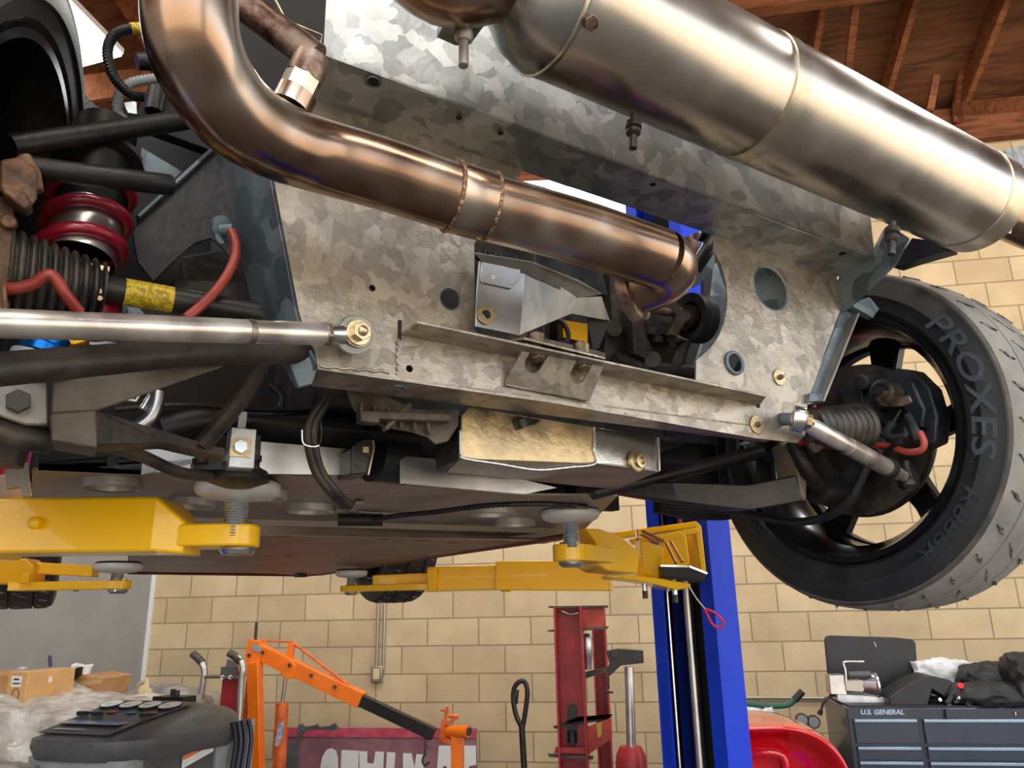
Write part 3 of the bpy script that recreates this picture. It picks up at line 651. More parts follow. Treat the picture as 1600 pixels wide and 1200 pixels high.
# --- toe link on the right
q0 = Pf(1247, 655, .765); q1 = Pl(1418, 748, 1.24)
b = B(); d2 = (q1 - q0).normalized(); Lq = (q1 - q0).length
b.tube([q0 + d2 * .02, q0 + d2 * Lq * .14, q0 + d2 * Lq * .42], [.011, .0132, .0137], 26); b.tube([q0 + d2 * Lq * .42, q0 + d2 * Lq * .80, q0 + d2 * Lq * .97], [.0146, .0143, .0088], 26)
T2 = b.obj('toe_link', TOE, CAR)
b = B(); b.tube([q0 + d2 * Lq * .78, q0 + d2 * Lq * .82], .0185, 24); b.obj('rubber_clip', RUB, T2)
b = B(); b.cyl(Pf(1222, 655, .80), q0 - LV * .0, .010, n=18); b.obj('spacer', GALVB, T2)
axr = (LV * .75 - FV * .6 - UP * .25).normalized(); rod_eye(q0, axr, .020, .017, T2, ZINC, d2)
b = B(); b.cyl(q0 + axr * .008, q0 + axr * .012, .0155, n=28); b.mi = 1; b.hexb(q0 + axr * .011, axr, .0105, .009); b.cyl(q0 + axr * .018, q0 + axr * .024, .005, n=12); b.obj('pivot_bolt', [BOLT, ZINCY], T2, bevel=.0006)
b = B(); b.sphere(q1, .014, 16); b.lathe([(.010, -.02), (.017, -.012), (.016, -.004), (.018, .0), (.011, .012), (.009, .03)], q1, UP, 20, (True, True)); b.obj('ball_joint', BLKM, T2)
# ------------------------------------------------------------------ wheels
def wheel(cen, ax, RO, RI, W, name, parent, tread, lettering=False, spokes=6, slots=True, phase=0.0, disc=True):
    """ax points outboard; cen is the centre of the wheel"""
    u0 = UP - ax * UP.dot(ax); u0.normalize(); v0 = ax.cross(u0)
    h = W / 2
    b = B()
    prof = [(RI, -h * .86), (RI + .012, -h * .98), (RI + .03, -h * 1.0), (RO - .05, -h * 1.04), (RO - .028, -h * 1.0), (RO - .016, -h * .955)]
    b.lathe(prof, cen, ax, 96)
    b.mi = 1; b.lathe([(RO - .016, -h * .955), (RO - .013, -h * .955), (RO - .009, -h * .9)], cen, ax, 96)
    b.mi = 2
    tp = [(RO - .009, -h * .9)]
    for g in (-.36, .36):
        tp += [(RO - .001, h * (g - .03)), (RO - .008, h * (g - .022)), (RO - .008, h * (g + .022)), (RO - .001, h * (g + .03))]
    tp = [(RO - .009, -h * .9), (RO - .004, -h * .75)] + tp[1:5] + [(RO, 0)] + tp[5:] + [(RO - .004, h * .75), (RO - .009, h * .9)]
    b.lathe(tp, cen, ax, 96)
    b.mi = 0; b.lathe([(RO - .009, h * .9), (RO - .028, h), (RO - .05, h * 1.04), (RI + .03, h), (RI + .012, h * .98), (RI, h * .86)], cen, ax, 96)
    if slots:
        b.mi = 3; ns = 34
        for k in range(ns):
            t = 2 * math.pi * k / ns + phase
            for (s0, s1, tw, dt) in ((-.80, -.50, .05, .0), (-.20, .22, .10, .09), (.45, .8, .05, .0)):
                def tp_(s, tt, rr=RO + .0008): return cen + ax * (h * s) + (u0 * math.cos(tt) + v0 * math.sin(tt)) * (rr if abs(s) < .6 else rr - .003 * (abs(s) - .5) / .3)
                q = [tp_(s0, t + dt), tp_((s0 + s1) / 2, t + dt + tw * .5 - .012), tp_(s1, t + dt + tw), tp_((s0 + s1) / 2, t + dt + tw * .5 + .012)]
                n_ = (u0 * math.cos(t) + v0 * math.sin(t)); b.prism([p - n_ * .003 for p in q], n_ * .003)
    if lettering:
        b.mi = 4
        def wrap(rad, a0, size, sgn=1):
            def fn(x, y, z):
                t = a0 + sgn * x / rad; rr = rad + y - size * .35
                return cen - ax * (h * (1.04 - max(0, (rr - RO + .05)) / .022 * .04) + .0008 + z) + (u0 * math.cos(t) + v0 * math.sin(t)) * rr
            return fn
        add_text(b, 'PROXES', None, ax, UP, .052, .0008, fit=.27, bold=.0007, shear=.15, fn=wrap(RO - .046, R(LET0), .052))
        b.mi = 3 if False else 5
        add_text(b, 'R888R', None, ax, UP, .034, .0007, fit=.15, bold=.0004, shear=.2, fn=wrap(RO - .048, R(LET0 + 66), .034))
        add_text(b, '225/45ZR17 94W', None, ax, UP, .015, .0006, fit=.13, fn=wrap(RI + .026, R(LET0 + 34), .015))
        add_text(b, 'TUBELESS RADIAL', None, ax, UP, .012, .0006, fit=.13, fn=wrap(RI + .026, R(LET0 + 74), .012))
    b2 = B()
    wh = b.obj(name, [TYRE, SHOUL, tread, SLOT, LETT, MATS.get('dim_let') or mat('dim_let', (34, 41, 49), .45)], parent, sharp=34)
    # rim barrel
    b = b2
    b.lathe([(RI + .006, -h * .9), (RI + .002, -h * .97), (RI - .008, -h * .97), (RI - .012, -h * .9), (RI - .016, -h * .78), (RI - .03, -h * .6), (RI - .034, h * .3), (RI - .022, h * .6), (RI - .012, h * .9), (RI - .002, h * .95), (RI + .004, h * .9)], cen, ax, 80)
    b.obj('rim', RIM, wh)
    # spokes + hub at the outer side
    b = B(); so = cen + ax * (h * .62)
    b.lathe([(.055, -.03), (.065, -.02), (.065, .012), (.04, .02)], so, ax, 36, (True, True))
    for k in range(spokes):
        t = 2 * math.pi * k / spokes + R(SPK0); d = u0 * math.cos(t) + v0 * math.sin(t); s2 = ax.cross(d)
        w0, w1 = .030, .024
        b.loft([[so + d * .05 + s2 * w0 - ax * .02, so + d * .05 - s2 * w0 - ax * .02, so + d * .05 - s2 * w0 + ax * .014, so + d * .05 + s2 * w0 + ax * .014],
                [so + d * (RI * .6) + s2 * w1 - ax * .012, so + d * (RI * .6) - s2 * w1 - ax * .012, so + d * (RI * .6) - s2 * w1 + ax * .014, so + d * (RI * .6) + s2 * w1 + ax * .014],
                [so + d * (RI - .02) + s2 * .036 - ax * .008, so + d * (RI - .02) - s2 * .036 - ax * .008, so + d * (RI - .02) - s2 * .036 + ax * .018, so + d * (RI - .02) + s2 * .036 + ax * .018]])
    b.lathe([(RI - .036, -.012), (RI - .012, -.012), (RI - .012, .018), (RI - .036, .018), (RI - .036, -.012)], so, ax, 80)
    b.obj('spokes', RIMD, wh, bevel=.004)
    if disc:
        b = B(); dc = cen - ax * (h * .25)
        b.lathe([(.075, -.012), (.148, -.012), (.150, -.008), (.150, .008), (.148, .012), (.075, .012), (.075, -.012)], dc, ax, 64)
        for k in range(40):
            t = 2 * math.pi * k / 40; d = u0 * math.cos(t) + v0 * math.sin(t); b.mi = 1
            rr = .092 + .018 * (k % 4); b.cyl(dc + d * rr - ax * .0122, dc + d * rr - ax * .0128, .0028, n=8)
        b.mi = 0; b.lathe([(.078, .01), (.076, -.004), (.05, -.02), (.03, -.022)], dc, ax, 40)
        b.obj('brake_disc', [DISC, DARK], wh)
    return wh
SPK0 = 8; LET0 = 53
WAX = (LV * 1.0 + FV * .04 - UP * .02).normalized()
wcR = car(1.362, .950, .302)
WR = wheel(wcR, WAX, .323, .236, .205, 'rear_wheel', CAR, TREAD, lettering=True, spokes=5)
SPK0 = 0
WLx = (-LV + FV * .15 + UP * .13).normalized()
wcL = car(-.196, .95, .395)
WL_ = wheel(wcL, WLx, .315, .232, .205, 'rear_wheel', CAR, TREAD, spokes=5)
WL_['label'] = 'nearest wheel, cut by the left edge'
wheel(car(1.19, 3.08, .325), LV, .30, .205, .19, 'front_wheel', CAR, TREADF, spokes=5, disc=False)
wheel(car(-.10, 3.12, .325), -LV, .30, .205, .19, 'front_wheel', CAR, TREADF, spokes=5, disc=False)

# hub carriers and brakes, right side
def pr(x, y, l): return Pl(x, y, l)
b = B()
b.lathe([(.03, -.01), (.05, .0), (.055, .05), (.06, .06)], pr(1345, 690, 1.31), WAX, 30, (True, True))
b.loft([[pr(1310, 600, 1.28), pr(1345, 590, 1.28), pr(1350, 640, 1.28), pr(1320, 650, 1.28)], [pr(1310, 600, 1.31), pr(1345, 590, 1.31), pr(1350, 640, 1.31), pr(1320, 650, 1.31)]])
b.cyl(pr(1345, 597, 1.25), pr(1368, 590, 1.30), .014); b.cyl(pr(1355, 640, 1.25), pr(1366, 632, 1.30), .014)
b.tube([pr(1330, 700, 1.30), pr(1350, 640, 1.30), pr(1400, 600, 1.30)], .02, 12)
b.tube([pr(1290, 770, 1.29), pr(1330, 745, 1.29), pr(1380, 700, 1.29)], .018, 12)
b.obj('hub_carrier', CALI, CAR, bevel=.002)
b = B()
cc = [pr(*q, 1.30) for q in ((1385, 585), (1400, 575), (1425, 578), (1452, 605), (1465, 650), (1462, 690), (1440, 700), (1425, 670), (1405, 635), (1385, 615))]
b.prism(cc, LV * .04)
b.prism([pr(*q, 1.28) for q in ((1400, 590), (1425, 595), (1445, 640), (1440, 670), (1418, 650), (1398, 620))], LV * .03)
b.obj('brake_caliper', CALI, CAR, bevel=.004)
b = B(); kc = pr(1379, 614, 1.225); b.lathe([(.021, .03), (.021, .004), (.024, 0), (.024, -.004), (.020, -.006)], kc, LV, 32, (True, True)); b.mi = 1; b.lathe([(.017, -.0062), (.0175, -.009), (.0150, -.009)], kc, LV, 32); b.hexb(kc - LV * .006, -LV, .006, .008); b.obj('parking_brake_motor', [IRON, CALI], CAR)
b = B(); b.prism([pr(*q, 1.212) for q in ((1368, 622), (1384, 610), (1398, 622), (1420, 618), (1424, 628), (1412, 634), (1388, 636), (1376, 634))], LV * .004); b.obj('brake_lever', RUSTY, CAR, bevel=.0008)
b = B(); b.tube([pr(1375, 645, 1.23), pr(1369, 660, 1.23), pr(1374, 675, 1.22), pr(1395, 684, 1.22), pr(1416, 680, 1.22), pr(1418, 668, 1.23)], .0065, 12, smooth=4); b.tube([pr(1418, 650, 1.23), pr(1428, 668, 1.22), pr(1436, 690, 1.21)], .0075, 12, smooth=4)
b.cyl(pr(1407, 640, 1.225), pr(1392, 668, 1.22), .0022); b.cyl(pr(1396, 660, 1.22), pr(1386, 676, 1.22), .007); b.obj('handbrake_cable', CALI, CAR)
b = B(); b.tube([pr(1250, 690, 1.06), pr(1272, 694, 1.10), pr(1300, 697, 1.14), pr(1345, 696, 1.19), pr(1385, 697, 1.2), pr(1415, 706, 1.2), pr(1438, 704, 1.2), pr(1444, 692, 1.2), pr(1437, 675, 1.2)], .0058, 12, smooth=5); b.tube([Pf(1268, 628, .83), Pf(1272, 650, .83), Pf(1262, 685, .84)], .0055, 10, smooth=4)
BH_ = b.obj('brake_hose', REDH, CAR)
b = B(); b.tube([pr(1270, 690, 1.09), pr(1279, 699, 1.09)], .012, 8); b.obj('hose_fitting', ALUD, BH_)
b = B(); b.bar(pr(1383, 710, 1.19), pr(1404, 688, 1.19), UP, .004, .014); b.box(pr(1402, 690, 1.185), LV * .005, FV * .007, UP * .005); b.obj('hose_clip', BLK, BH_)
# CV boot and shaft, right
b = B(); pr_ = []
bc0, bc1 = pr(1262, 664, 1.03), pr(1338, 668, 1.18); bx2 = (bc1 - bc0).normalized(); LBt = (bc1 - bc0).length
for i in range(73):
    t = i / 72; base = .024 + .016 * t; pr_.append((base + .0065 * (abs(math.cos(math.pi * 9 * t)) ** .6) - .003, t * LBt))
b.lathe(pr_, bc0, bx2, 36, (True, True)); b.obj('driveshaft_boot', RUBB, CAR)
b = B(); b.cyl(bc0 - LV * .2 + FV * .12, bc0 + bx2 * .01, .014); b.obj('driveshaft', BLKM, CAR)
# lower wishbone right, strut foot, blade arm
b = B()
b.tube([Pf(925, 770, 1.12), Pf(1000, 752, 1.10), Pf(1190, 706, 1.02)], .013, 16)
b.obj('wishbone_tube', BLKM, CAR)
b = B(); Q = lambda x, y, f: Pf(x, y, f)
bl = [Q(960, 768, 1.12), Q(975, 755, 1.12), Q(1050, 752, 1.06), Q(1170, 757, .98), Q(1245, 742, .93), Q(1250, 750, .93), Q(1258, 783, .93), Q(1176, 796, .98), Q(1150, 796, 1.0), Q(1060, 785, 1.06)]
b.prism([bl[0], bl[1], bl[2], bl[9]], FV * .03); b.prism([bl[2], bl[3], bl[8], bl[9]], FV * .03); b.prism([bl[3], bl[4], bl[6], bl[7], bl[8]], FV * .03)
b.mi = 1; b.prism([Q(1238, 692, .935), Q(1243, 690, .935), Q(1262, 745, .925), Q(1260, 783, .925), Q(1254, 775, .925)], FV * .05)
RB = b.obj('lower_wishbone', [BLKM, BRNL], CAR, bevel=.003)
b = B(); b.tube([Q(1240, 690, .93), Q(1262, 735, .92), Q(1290, 772, .93)], .0155, 16, smooth=3); b.tube([Q(1275, 768, .93), Q(1312, 768, .93)], .024, 16); b.obj('wishbone_tube', BLKM, RB)
b = B(); cb = Q(1217, 716, 1.0); b.lathe([(.013, .012), (.019, .010), (.019, .004), (.0145, .0), (.0145, -.012)], cb, UP, 28, (True, True)); b.obj('anodised_nut', BLUEA, CAR)
b = B(); b.tube([cb - UP * .012, cb - UP * .05], .0165, 6); b.obj('strut_foot', ZINC, CAR, bevel=.001)
b = B(); b.prism([Q(1185, 712, 1.03), Q(1235, 698, 1.03), Q(1250, 745, 1.03), Q(1180, 757, 1.03)], FV * .003); b.prism([Q(1150, 720, 1.06), Q(1165, 716, 1.06), Q(1178, 757, 1.06), Q(1160, 757, 1.06)], FV * .02); b.obj('strut_housing', ENG, CAR)
b = B(); b.tube([Pf(1040, 790, 1.25), Pf(1150, 800, 1.12), pr(1235, 815, 1.16), pr(1290, 808, 1.14), pr(1325, 785, 1.13), pr(1345, 750, 1.13), pr(1356, 724, 1.13)], .0075, 12, smooth=6); b.obj('sensor_cable', BLK, CAR)

# ------------------------------------------------------------------ left corner: suspension seen close up
D = Pd
b = B(); b.tube([Pf(15, 228, .86), Pf(60, 222, .87), Pf(180, 204, .90), Pf(300, 186, .93), Pf(420, 170, .96)], [.0125, .0125, .0122, .0122, .0122], 22, smooth=3); UA = b.obj('upper_wishbone', BLKM, CAR)
b = B(); b.tube([Pf(50, 262, .84), Pf(110, 270, .84), Pf(240, 286, .85), Pf(264, 289, .86)], .0118, 22); b.obj('upper_wishbone', BLKM, CAR)
# coilover
ct, cb_ = Pf(172, 170, .98), Pf(122, 412, .90); cx = (cb_ - ct).normalized(); cl = (cb_ - ct).length
b = B(); pf = [(.02, cl * .16), (.036, cl * .17)]
n = 40
for i in range(n + 1):
    h_ = cl * .17 + (cl * .55) * i / n; pf += [(.036, h_), (.0345, h_ + .0018)]
b.lathe(pf, ct, cx, 40); b.mi = 1; b.lathe([(.036, cl * .72), (.0365, cl * .9), (.0365, cl * 1.0)], ct, cx, 40); DAM = b.obj('damper_body', [BLK, ALU], CAR)
b = B(); hp = []; turns = 3.1; N_ = 110; u = cx.orthogonal().normalized(); v = cx.cross(u)
for i in range(N_):
    t = i / (N_ - 1); an = 2 * math.pi * turns * t + 1.0; hp.append(ct + cx * (cl * (.52 + .50 * t)) + (u * math.cos(an) + v * math.sin(an)) * .041)
b.tube(hp, .0072, 12); b.obj('coil_spring', REDS, CAR)
b = B(); b.lathe([(.037, cl * .36), (.050, cl * .37), (.050, cl * .40), (.040, cl * .41)], ct, cx, 36, (True, True)); b.obj('spring_perch', BLKM, CAR)
b = B(); b.prism([Pf(*q, 1.02) for q in ((116, 235), (130, 248), (133, 256), (112, 258))], FV * .01); b.obj('red_bracket', REDP, CAR)
b = B(); b.loft([[Pf(*q, 1.25) for q in ((95, 110), (150, 165), (185, 190), (100, 220))], [Pf(*q, 1.3) for q in ((95, 110), (150, 165), (185, 190), (100, 220))]]); b.obj('cooling_duct', mat('mesh_grille', (30, 31, 32), .6, .2, (84, 86, 88), scale=300, fac=(.45, .55)), CAR)
# CV boot and shaft, left
s0, s1 = Pf(10, 430, .845), Pf(160, 452, .855); sx = (s1 - s0).normalized(); sl = (s1 - s0).length
b = B(); pf = []
nb = 9
for i in range(nb * 9 + 1):
    t = i / (nb * 9); pf.append(((.045 - .019 * t) + .010 * (abs(math.cos(math.pi * nb * t)) ** .5) - .007, t * sl))
b.lathe(pf, s0, sx, 44, (True, True)); b.obj('driveshaft_boot', RUBB, CAR)
b = B(); b.tube([Pf(152, 449, .855), Pf(406, 492, .865)], .0142, 28); SH = b.obj('driveshaft', BLKM, CAR)
b = B(); b.tube([Pf(194, 456, .8555), Pf(269, 469, .859)], .0147, 28); b.obj('sticker', STICK, SH)
b = B(); b.tube([Pf(147, 448, .855), Pf(165, 451, .8555)], .0215, 30)
for y in (434, 444, 455, 466): b.cyl(Pf(156, y, .836), Pf(156, y, .832), .0028, n=10)
b.box(Pf(154, 421, .84), LV * .010, FV * .006, UP * .003); b.obj('hose_clamp', ZINCY, SH, bevel=.0005)
b = B(); b.lathe([(.022, 0), (.030, .004), (.030, .03), (.02, .04)], Pf(145, 470, .89), UP * -1, 20, (True, True)); b.obj('red_cap', REDS, CAR)
b = B(); b.prism([Pf(*q, .95) for q in ((165, 470), (215, 478), (235, 500), (165, 500))], FV * .02); b.cyl(Pf(182, 484, .95), Pf(182, 484, .935), .012, n=18); b.obj('strut_bracket', GALVB, CAR, bevel=.001)
b = B(); b.prism([Pf(*q, 1.02) for q in ((270, 435), (380, 442), (400, 470), (300, 470), (268, 455))], FV * .03); b.prism([Pf(*q, 1.1) for q in ((285, 400), (400, 380), (420, 500), (285, 440))], FV * .03); b.obj('gearbox_housing', ENG, CAR, bevel=.003)
# brake parts at the left edge
b = B()
b.loft([[Pf(*q, .80) for q in ((0, 250), (35, 245), (60, 268), (58, 310), (48, 325), (0, 300))], [Pf(*q, .86) for q in ((0, 250), (35, 245), (60, 268), (58, 310), (48, 325), (0, 300))]])
b.prism([Pf(*q, .79) for q in ((2, 290), (40, 300), (52, 318), (40, 327), (4, 300))], FV * .02)
b.tube([Pf(35, 245, .82), Pf(50, 270, .82), Pf(55, 300, .82)], .008, 10)
b.loft([[Pf(*q, .82) for q in ((-30, 300), (20, 310), (25, 420), (8, 520), (-40, 520))], [Pf(*q, .90) for q in ((-30, 300), (20, 310), (25, 420), (8, 520), (-40, 520))]])
b.cyl(Pf(12, 345, .81), Pf(16, 350, .83), .007, n=10); b.cyl(Pf(3, 470, .80), Pf(12, 470, .80), .016, n=14)
b.obj('rusty_caliper', RUSTY if False else mat('rusty_casting', (70, 52, 40), .6, .3, (150, 112, 84), scale=30, fac=(.35, .66), bump=.5, bscale=60), CAR, bevel=.003)
b = B(); b.tube([Pf(6, 451, .80), Pf(30, 450, .795), Pf(55, 442, .79), Pf(72, 430, .785), Pf(85, 434, .785), Pf(104, 462, .79), Pf(124, 488, .80)], .0056, 14, smooth=5); b.obj('brake_hose', REDH, CAR)
b = B(); b.tube([Pf(362, 362, .86), Pf(368, 380, .85), Pf(366, 405, .845), Pf(352, 435, .84), Pf(325, 468, .835), Pf(290, 498, .83)], .0056, 14, smooth=5); b.obj('brake_hose', REDH, CAR)
b = B(); b.lathe([(.008, .0), (.016, .002), (.016, .008), (.008, .010)], Pf(345, 360, .885), -FV + LV * .4, 20, (True, True)); b.cyl(Pf(346, 360, .87), Pf(366, 358, .86), .007, n=12); b.prism([Pf(*q, .872) for q in ((336, 366), (343, 366), (352, 380), (344, 381), (338, 374))], FV * .003); b.obj('hose_bracket', GALVB, CAR)
# ride height sleeve in blue and gold under the toe link
b = B(); gc = Pf(66, 548, .82); gx = (UP * 1.0 + LV * .25).normalized(); b.lathe([(.017, -.006), (.021, -.004), (.021, .004), (.019, .006), (.019, .016)], gc, gx, 30, (True, True)); b.obj('anodised_sleeve', BLUEA, CAR)
b = B(); b.lathe([(.020, -.014), (.024, -.012), (.024, -.003)], gc - gx * .004, gx, 30, (True, True)); b.obj('sleeve_base', GREYL, CAR)
b = B(); b.prism([Pf(*q, .87) for q in ((60, 515), (125, 516), (139, 524), (136, 536), (118, 542), (95, 540))], FV * .02); b.obj('gold_collar', GOLDA, CAR, bevel=.003)
b = B(); b.prism([Pf(*q, .98) for q in ((140, 528), (205, 540), (200, 546), (140, 538))], FV * .01); b.obj('silver_link', ALU, CAR)
# lower wishbone: long tube
b = B(); b.tube([Pf(-60, 582, .72), Pf(0, 577, .735), Pf(120, 566, .765), Pf(260, 554, .80), Pf(340, 549, .815), Pf(488, 549, .83)], .0146, 28, smooth=4); LW = b.obj('lower_wishbone', BRNM, CAR)
Mx = lambda x, y, f=.83: Pf(x, y, f)
b = B()
b.prism([Mx(82, 596), Mx(140, 588), Mx(345, 568), Mx(350, 572), Mx(150, 642), Mx(80, 646)], FV * .004)
b.prism([Mx(78, 646), Mx(150, 641), Mx(152, 700), Mx(100, 692), Mx(80, 688)], FV * .05)
b.mi = 1
b.prism([Mx(150, 641, .832), Mx(165, 646, .835), Mx(300, 690, .93), Mx(352, 700, .95), Mx(352, 715, .95), Mx(255, 692, .90), Mx(140, 696, .832)], FV * .04)
b.obj('arm_gusset', [BRNL, BRNM], LW, bevel=.0025)
b = B(); b.tube([Pf(416, 562, .86), Pf(372, 630, .90), Pf(318, 694, .93)], .0100, 20); b.obj('brace_tube', BRNM, LW)
b = B(); b.prism([Mx(-30, 598, .84), Mx(75, 596, .84), Mx(76, 664, .84), Mx(40, 664, .84), Mx(0, 650, .84), Mx(-30, 640, .84)], FV * .02); BP = b.obj('upright_bracket', ALUD, LW, bevel=.002)
bolt_at('bracket_bolt', Mx(29, 629, .84), -FV, .0112, .009, mat('grimy_bolt', (72, 68, 62), .45, .6), CAR)
b = B(); b.tube([Mx(-20, 668, .85), Mx(20, 682, .85), Mx(80, 690, .86)], .012, 14); b.obj('lower_ball_joint', BRNM, CAR); b = B(); b.tube([Mx(0, 725, .98), Mx(12, 690, .98)], .022, 12); b.obj('rubber_stop', BRNM, CAR)
b = B(); b.tube([Pf(208, 672, 1.0), Pf(232, 655, 1.0), Pf(243, 635, 1.0), Pf(247, 612, 1.0)], .0085, 16, smooth=4); b.obj('coolant_pipe', ALU, CAR)
b = B(); b.tube([Pf(185, 622, 1.0), Pf(212, 626, 1.0), Pf(222, 612, 1.0)], .0025, 8); b.tube([Pf(222, 640, 1.02), Pf(236, 618, 1.02), Pf(240, 605, 1.02)], .006, 10); b.obj('coolant_line', ZINC, CAR)
b = B(); b.tube([Pf(100, 686, .88), Pf(160, 694, .90), Pf(220, 712, .95), Pf(280, 738, 1.0), Pf(335, 745, 1.06)], .0072, 16, smooth=5); b.obj('heater_hose', BRNM, CAR)
b = B(); b.tube([Pf(250, 672, 1.12), Pf(330, 656, 1.12), Pf(460, 662, 1.12), Pf(560, 668, 1.12)], .024, 18, smooth=4); CH = b.obj('coolant_hose', BLK, CAR)
b = B(); b.tube([Pf(368, 656, 1.12), Pf(380, 657, 1.12)], .0255, 24); b.obj('white_band', WHITE, CH)
b = B(); b.tube([Pf(180, 640, 1.05), Pf(300, 632, 1.05), Pf(400, 640, 1.08), Pf(500, 640, 1.1)], .004, 10, smooth=4); b.tube([Pf(420, 600, 1.1), Pf(440, 620, 1.1), Pf(430, 650, 1.1)], .006, 10, smooth=4); b.obj('wiring_loom', BLK, CAR)
# wiring conduits at the top left
b = B(); cp_ = [Pf(225, 152, .93), Pf(205, 148, .93), Pf(178, 120, .93), Pf(168, 82, .93), Pf(178, 55, .93), Pf(205, 45, .93), Pf(240, 44, .93)]
P2, r2 = spline(cp_, [.0065] * 7, 16); b.tube(P2, [(.0066 if i % 2 else .0056) for i in range(len(P2))], 12); WC = b.obj('corrugated_conduit', BLK, CAR)
b = B(); b.tube([Pf(204, 45, .93), Pf(222, 44, .93)], .0074, 14); b.obj('yellow_tape', STICK, WC)
b = B(); cp_ = [Pf(196, 190, .96), Pf(184, 175, .96), Pf(186, 150, .96), Pf(205, 130, .96), Pf(245, 122, .96)]
P2, r2 = spline(cp_, [.006] * 5, 16); b.tube(P2, [(.0066 if i % 2 else .0054) for i in range(len(P2))], 12); b.obj('corrugated_conduit', GREYL, CAR)
b = B(); b.prism([Pf(*q, .97) for q in ((193, 160), (213, 158), (214, 178), (200, 176))], FV * .01); b.obj('zinc_bracket', GALV, CAR)

# ------------------------------------------------------------------ engine bay
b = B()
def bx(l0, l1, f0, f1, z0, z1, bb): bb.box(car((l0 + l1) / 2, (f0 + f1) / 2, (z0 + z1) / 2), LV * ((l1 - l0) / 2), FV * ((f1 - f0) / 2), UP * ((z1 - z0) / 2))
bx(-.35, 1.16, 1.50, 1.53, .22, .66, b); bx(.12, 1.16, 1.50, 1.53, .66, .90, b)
b.obj('firewall', DARK, CAR)  # bulkhead put in to block light, widened left to keep the gaps dark
b = B(); bx(.30, .98, 1.06, 1.40, .28, .70, b); bx(.36, .62, .98, 1.06, .36, .60, b)
for i in range(5): bx(.33 + .12 * i, .36 + .12 * i, 1.03, 1.08, .38, .60, b)
ENGB = b.obj('engine_block', ENG, CAR, bevel=.008)
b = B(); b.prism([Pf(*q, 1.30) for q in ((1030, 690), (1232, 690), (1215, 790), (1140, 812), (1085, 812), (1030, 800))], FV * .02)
b.prism([Pf(*q, 1.28) for q in ((960, 465), (1140, 458), (1260, 470), (1280, 700), (1000, 690))], FV * .02); b.prism([Pf(*q, 1.2) for q in ((1098, 392), (1145, 400), (1190, 470), (1100, 470))], FV * .01); b.obj('dark_blocker', DARK, CAR)  # near-black sheets added to hide the column and keep the bay dark
# gearbox detail seen through the opening
b = B()
b.loft([[Pf(*q, .98) for q in ((950, 500), (1060, 505), (1075, 585), (940, 572))], [Pf(*q, 1.08) for q in ((950, 500), (1060, 505), (1075, 585), (940, 572))]])
b.prism([Pf(*q, .93) for q in ((985, 480), (1000, 478), (1008, 520), (1020, 545), (1008, 560), (992, 552), (990, 520))], FV * .03)
b.cyl(Pf(960, 514, .94), Pf(960, 514, .97), .013, n=20); b.cyl(Pf(1020, 562, .93), Pf(1020, 562, .97), .014, n=16)
b.tube([Pf(1050, 530, .95), Pf(1070, 535, .95), Pf(1055, 575, .95)], .012, 10); b.tube([Pf(960, 560, .95), Pf(1000, 575, .95), Pf(1085, 580, .95)], .012, 10)
for i in range(4): b.box(Pf(1015 + 10 * i, 520 + 12 * (i % 2), .965), LV * .008, FV * .01, UP * .006)
b.obj('gearbox_casting', ENG, CAR, bevel=.002)
b = B(); b.tube([Pf(1020, 482, .93), Pf(1062, 488, .93)], .0095, 14); b.obj('linkage_shaft', RUSTY, CAR)
b = B(); b.prism([Pf(*q, .92) for q in ((1040, 463), (1050, 466), (1075, 492), (1070, 505), (1058, 525), (1046, 522), (1058, 492), (1040, 475))], FV * .012); b.obj('linkage_bracket', IRON, CAR, bevel=.001)
pc = Pf(1090, 498, .99); px_ = (LV + UP * .05).normalized()
b = B(); b.lathe([(.030, -.02), (.046, -.022), (.046, -.01), (.044, -.008), (.046, -.006), (.046, .012), (.030, .012)], pc, px_, 44); b.lathe([(.012, -.028), (.022, -.028), (.022, -.01), (.030, -.012)], pc, px_, 30, (True, False)); b.obj('pulley', RUB, CAR)
b = B(); b.cyl(pc - px_ * .034, pc - px_ * .02, .012, n=16); b.obj('pulley_hub', RUSTY, CAR)
b = B(); b.prism([Pf(*q, 1.08) for q in ((1120, 410), (1140, 470), (1138, 560), (1100, 600), (1085, 580), (1110, 500))], FV * .01); b.prism([Pf(*q, .98) for q in ((1082, 432), (1100, 395), (1118, 392), (1116, 420), (1092, 445), (1080, 450))], FV * .006); b.obj('wheel_arch_liner', GALVB, CAR, bevel=.001)
b = B(); b.prism([Pf(*q, 1.0) for q in ((1067, 372), (1086, 364), (1094, 378), (1092, 395), (1080, 392), (1072, 385))], FV * .01); b.cyl(Pf(1088, 369, .99), Pf(1088, 369, .98), .007, n=12); b.obj('rusty_clip', RUSTY, CAR)
b = B(); b.tube([Pf(1093, 365, .96), Pf(1112, 372, .95), Pf(1104, 392, .95), Pf(1086, 420, .97)], .014, 14, smooth=4); b.obj('plastic_duct', BLK, CAR)
# parts behind the hanger
b = B()
for i, x in enumerate((752, 768, 785, 800)): b.cyl(Pf(x, 392 + i * 3, .93), Pf(x, 404 + i * 3, .93), .009, n=12)
b.prism([Pf(*q, .99) for q in ((742, 380), (940, 420), (950, 462), (742, 405))], FV * .01); b.obj('cylinder_head_detail', CALI, CAR, bevel=.001)
b = B(); b.prism([Pf(*q, .96) for q in ((880, 500), (918, 506), (918, 535), (880, 527))], FV * .01); b.obj('brass_plate', GOLDA, CAR)
b = B(); b.tube(circ(Pf(868, 520, .95), LV, UP, .024, 28), .004, 8, closed=True); b.obj('rubber_ring', RUB, CAR)
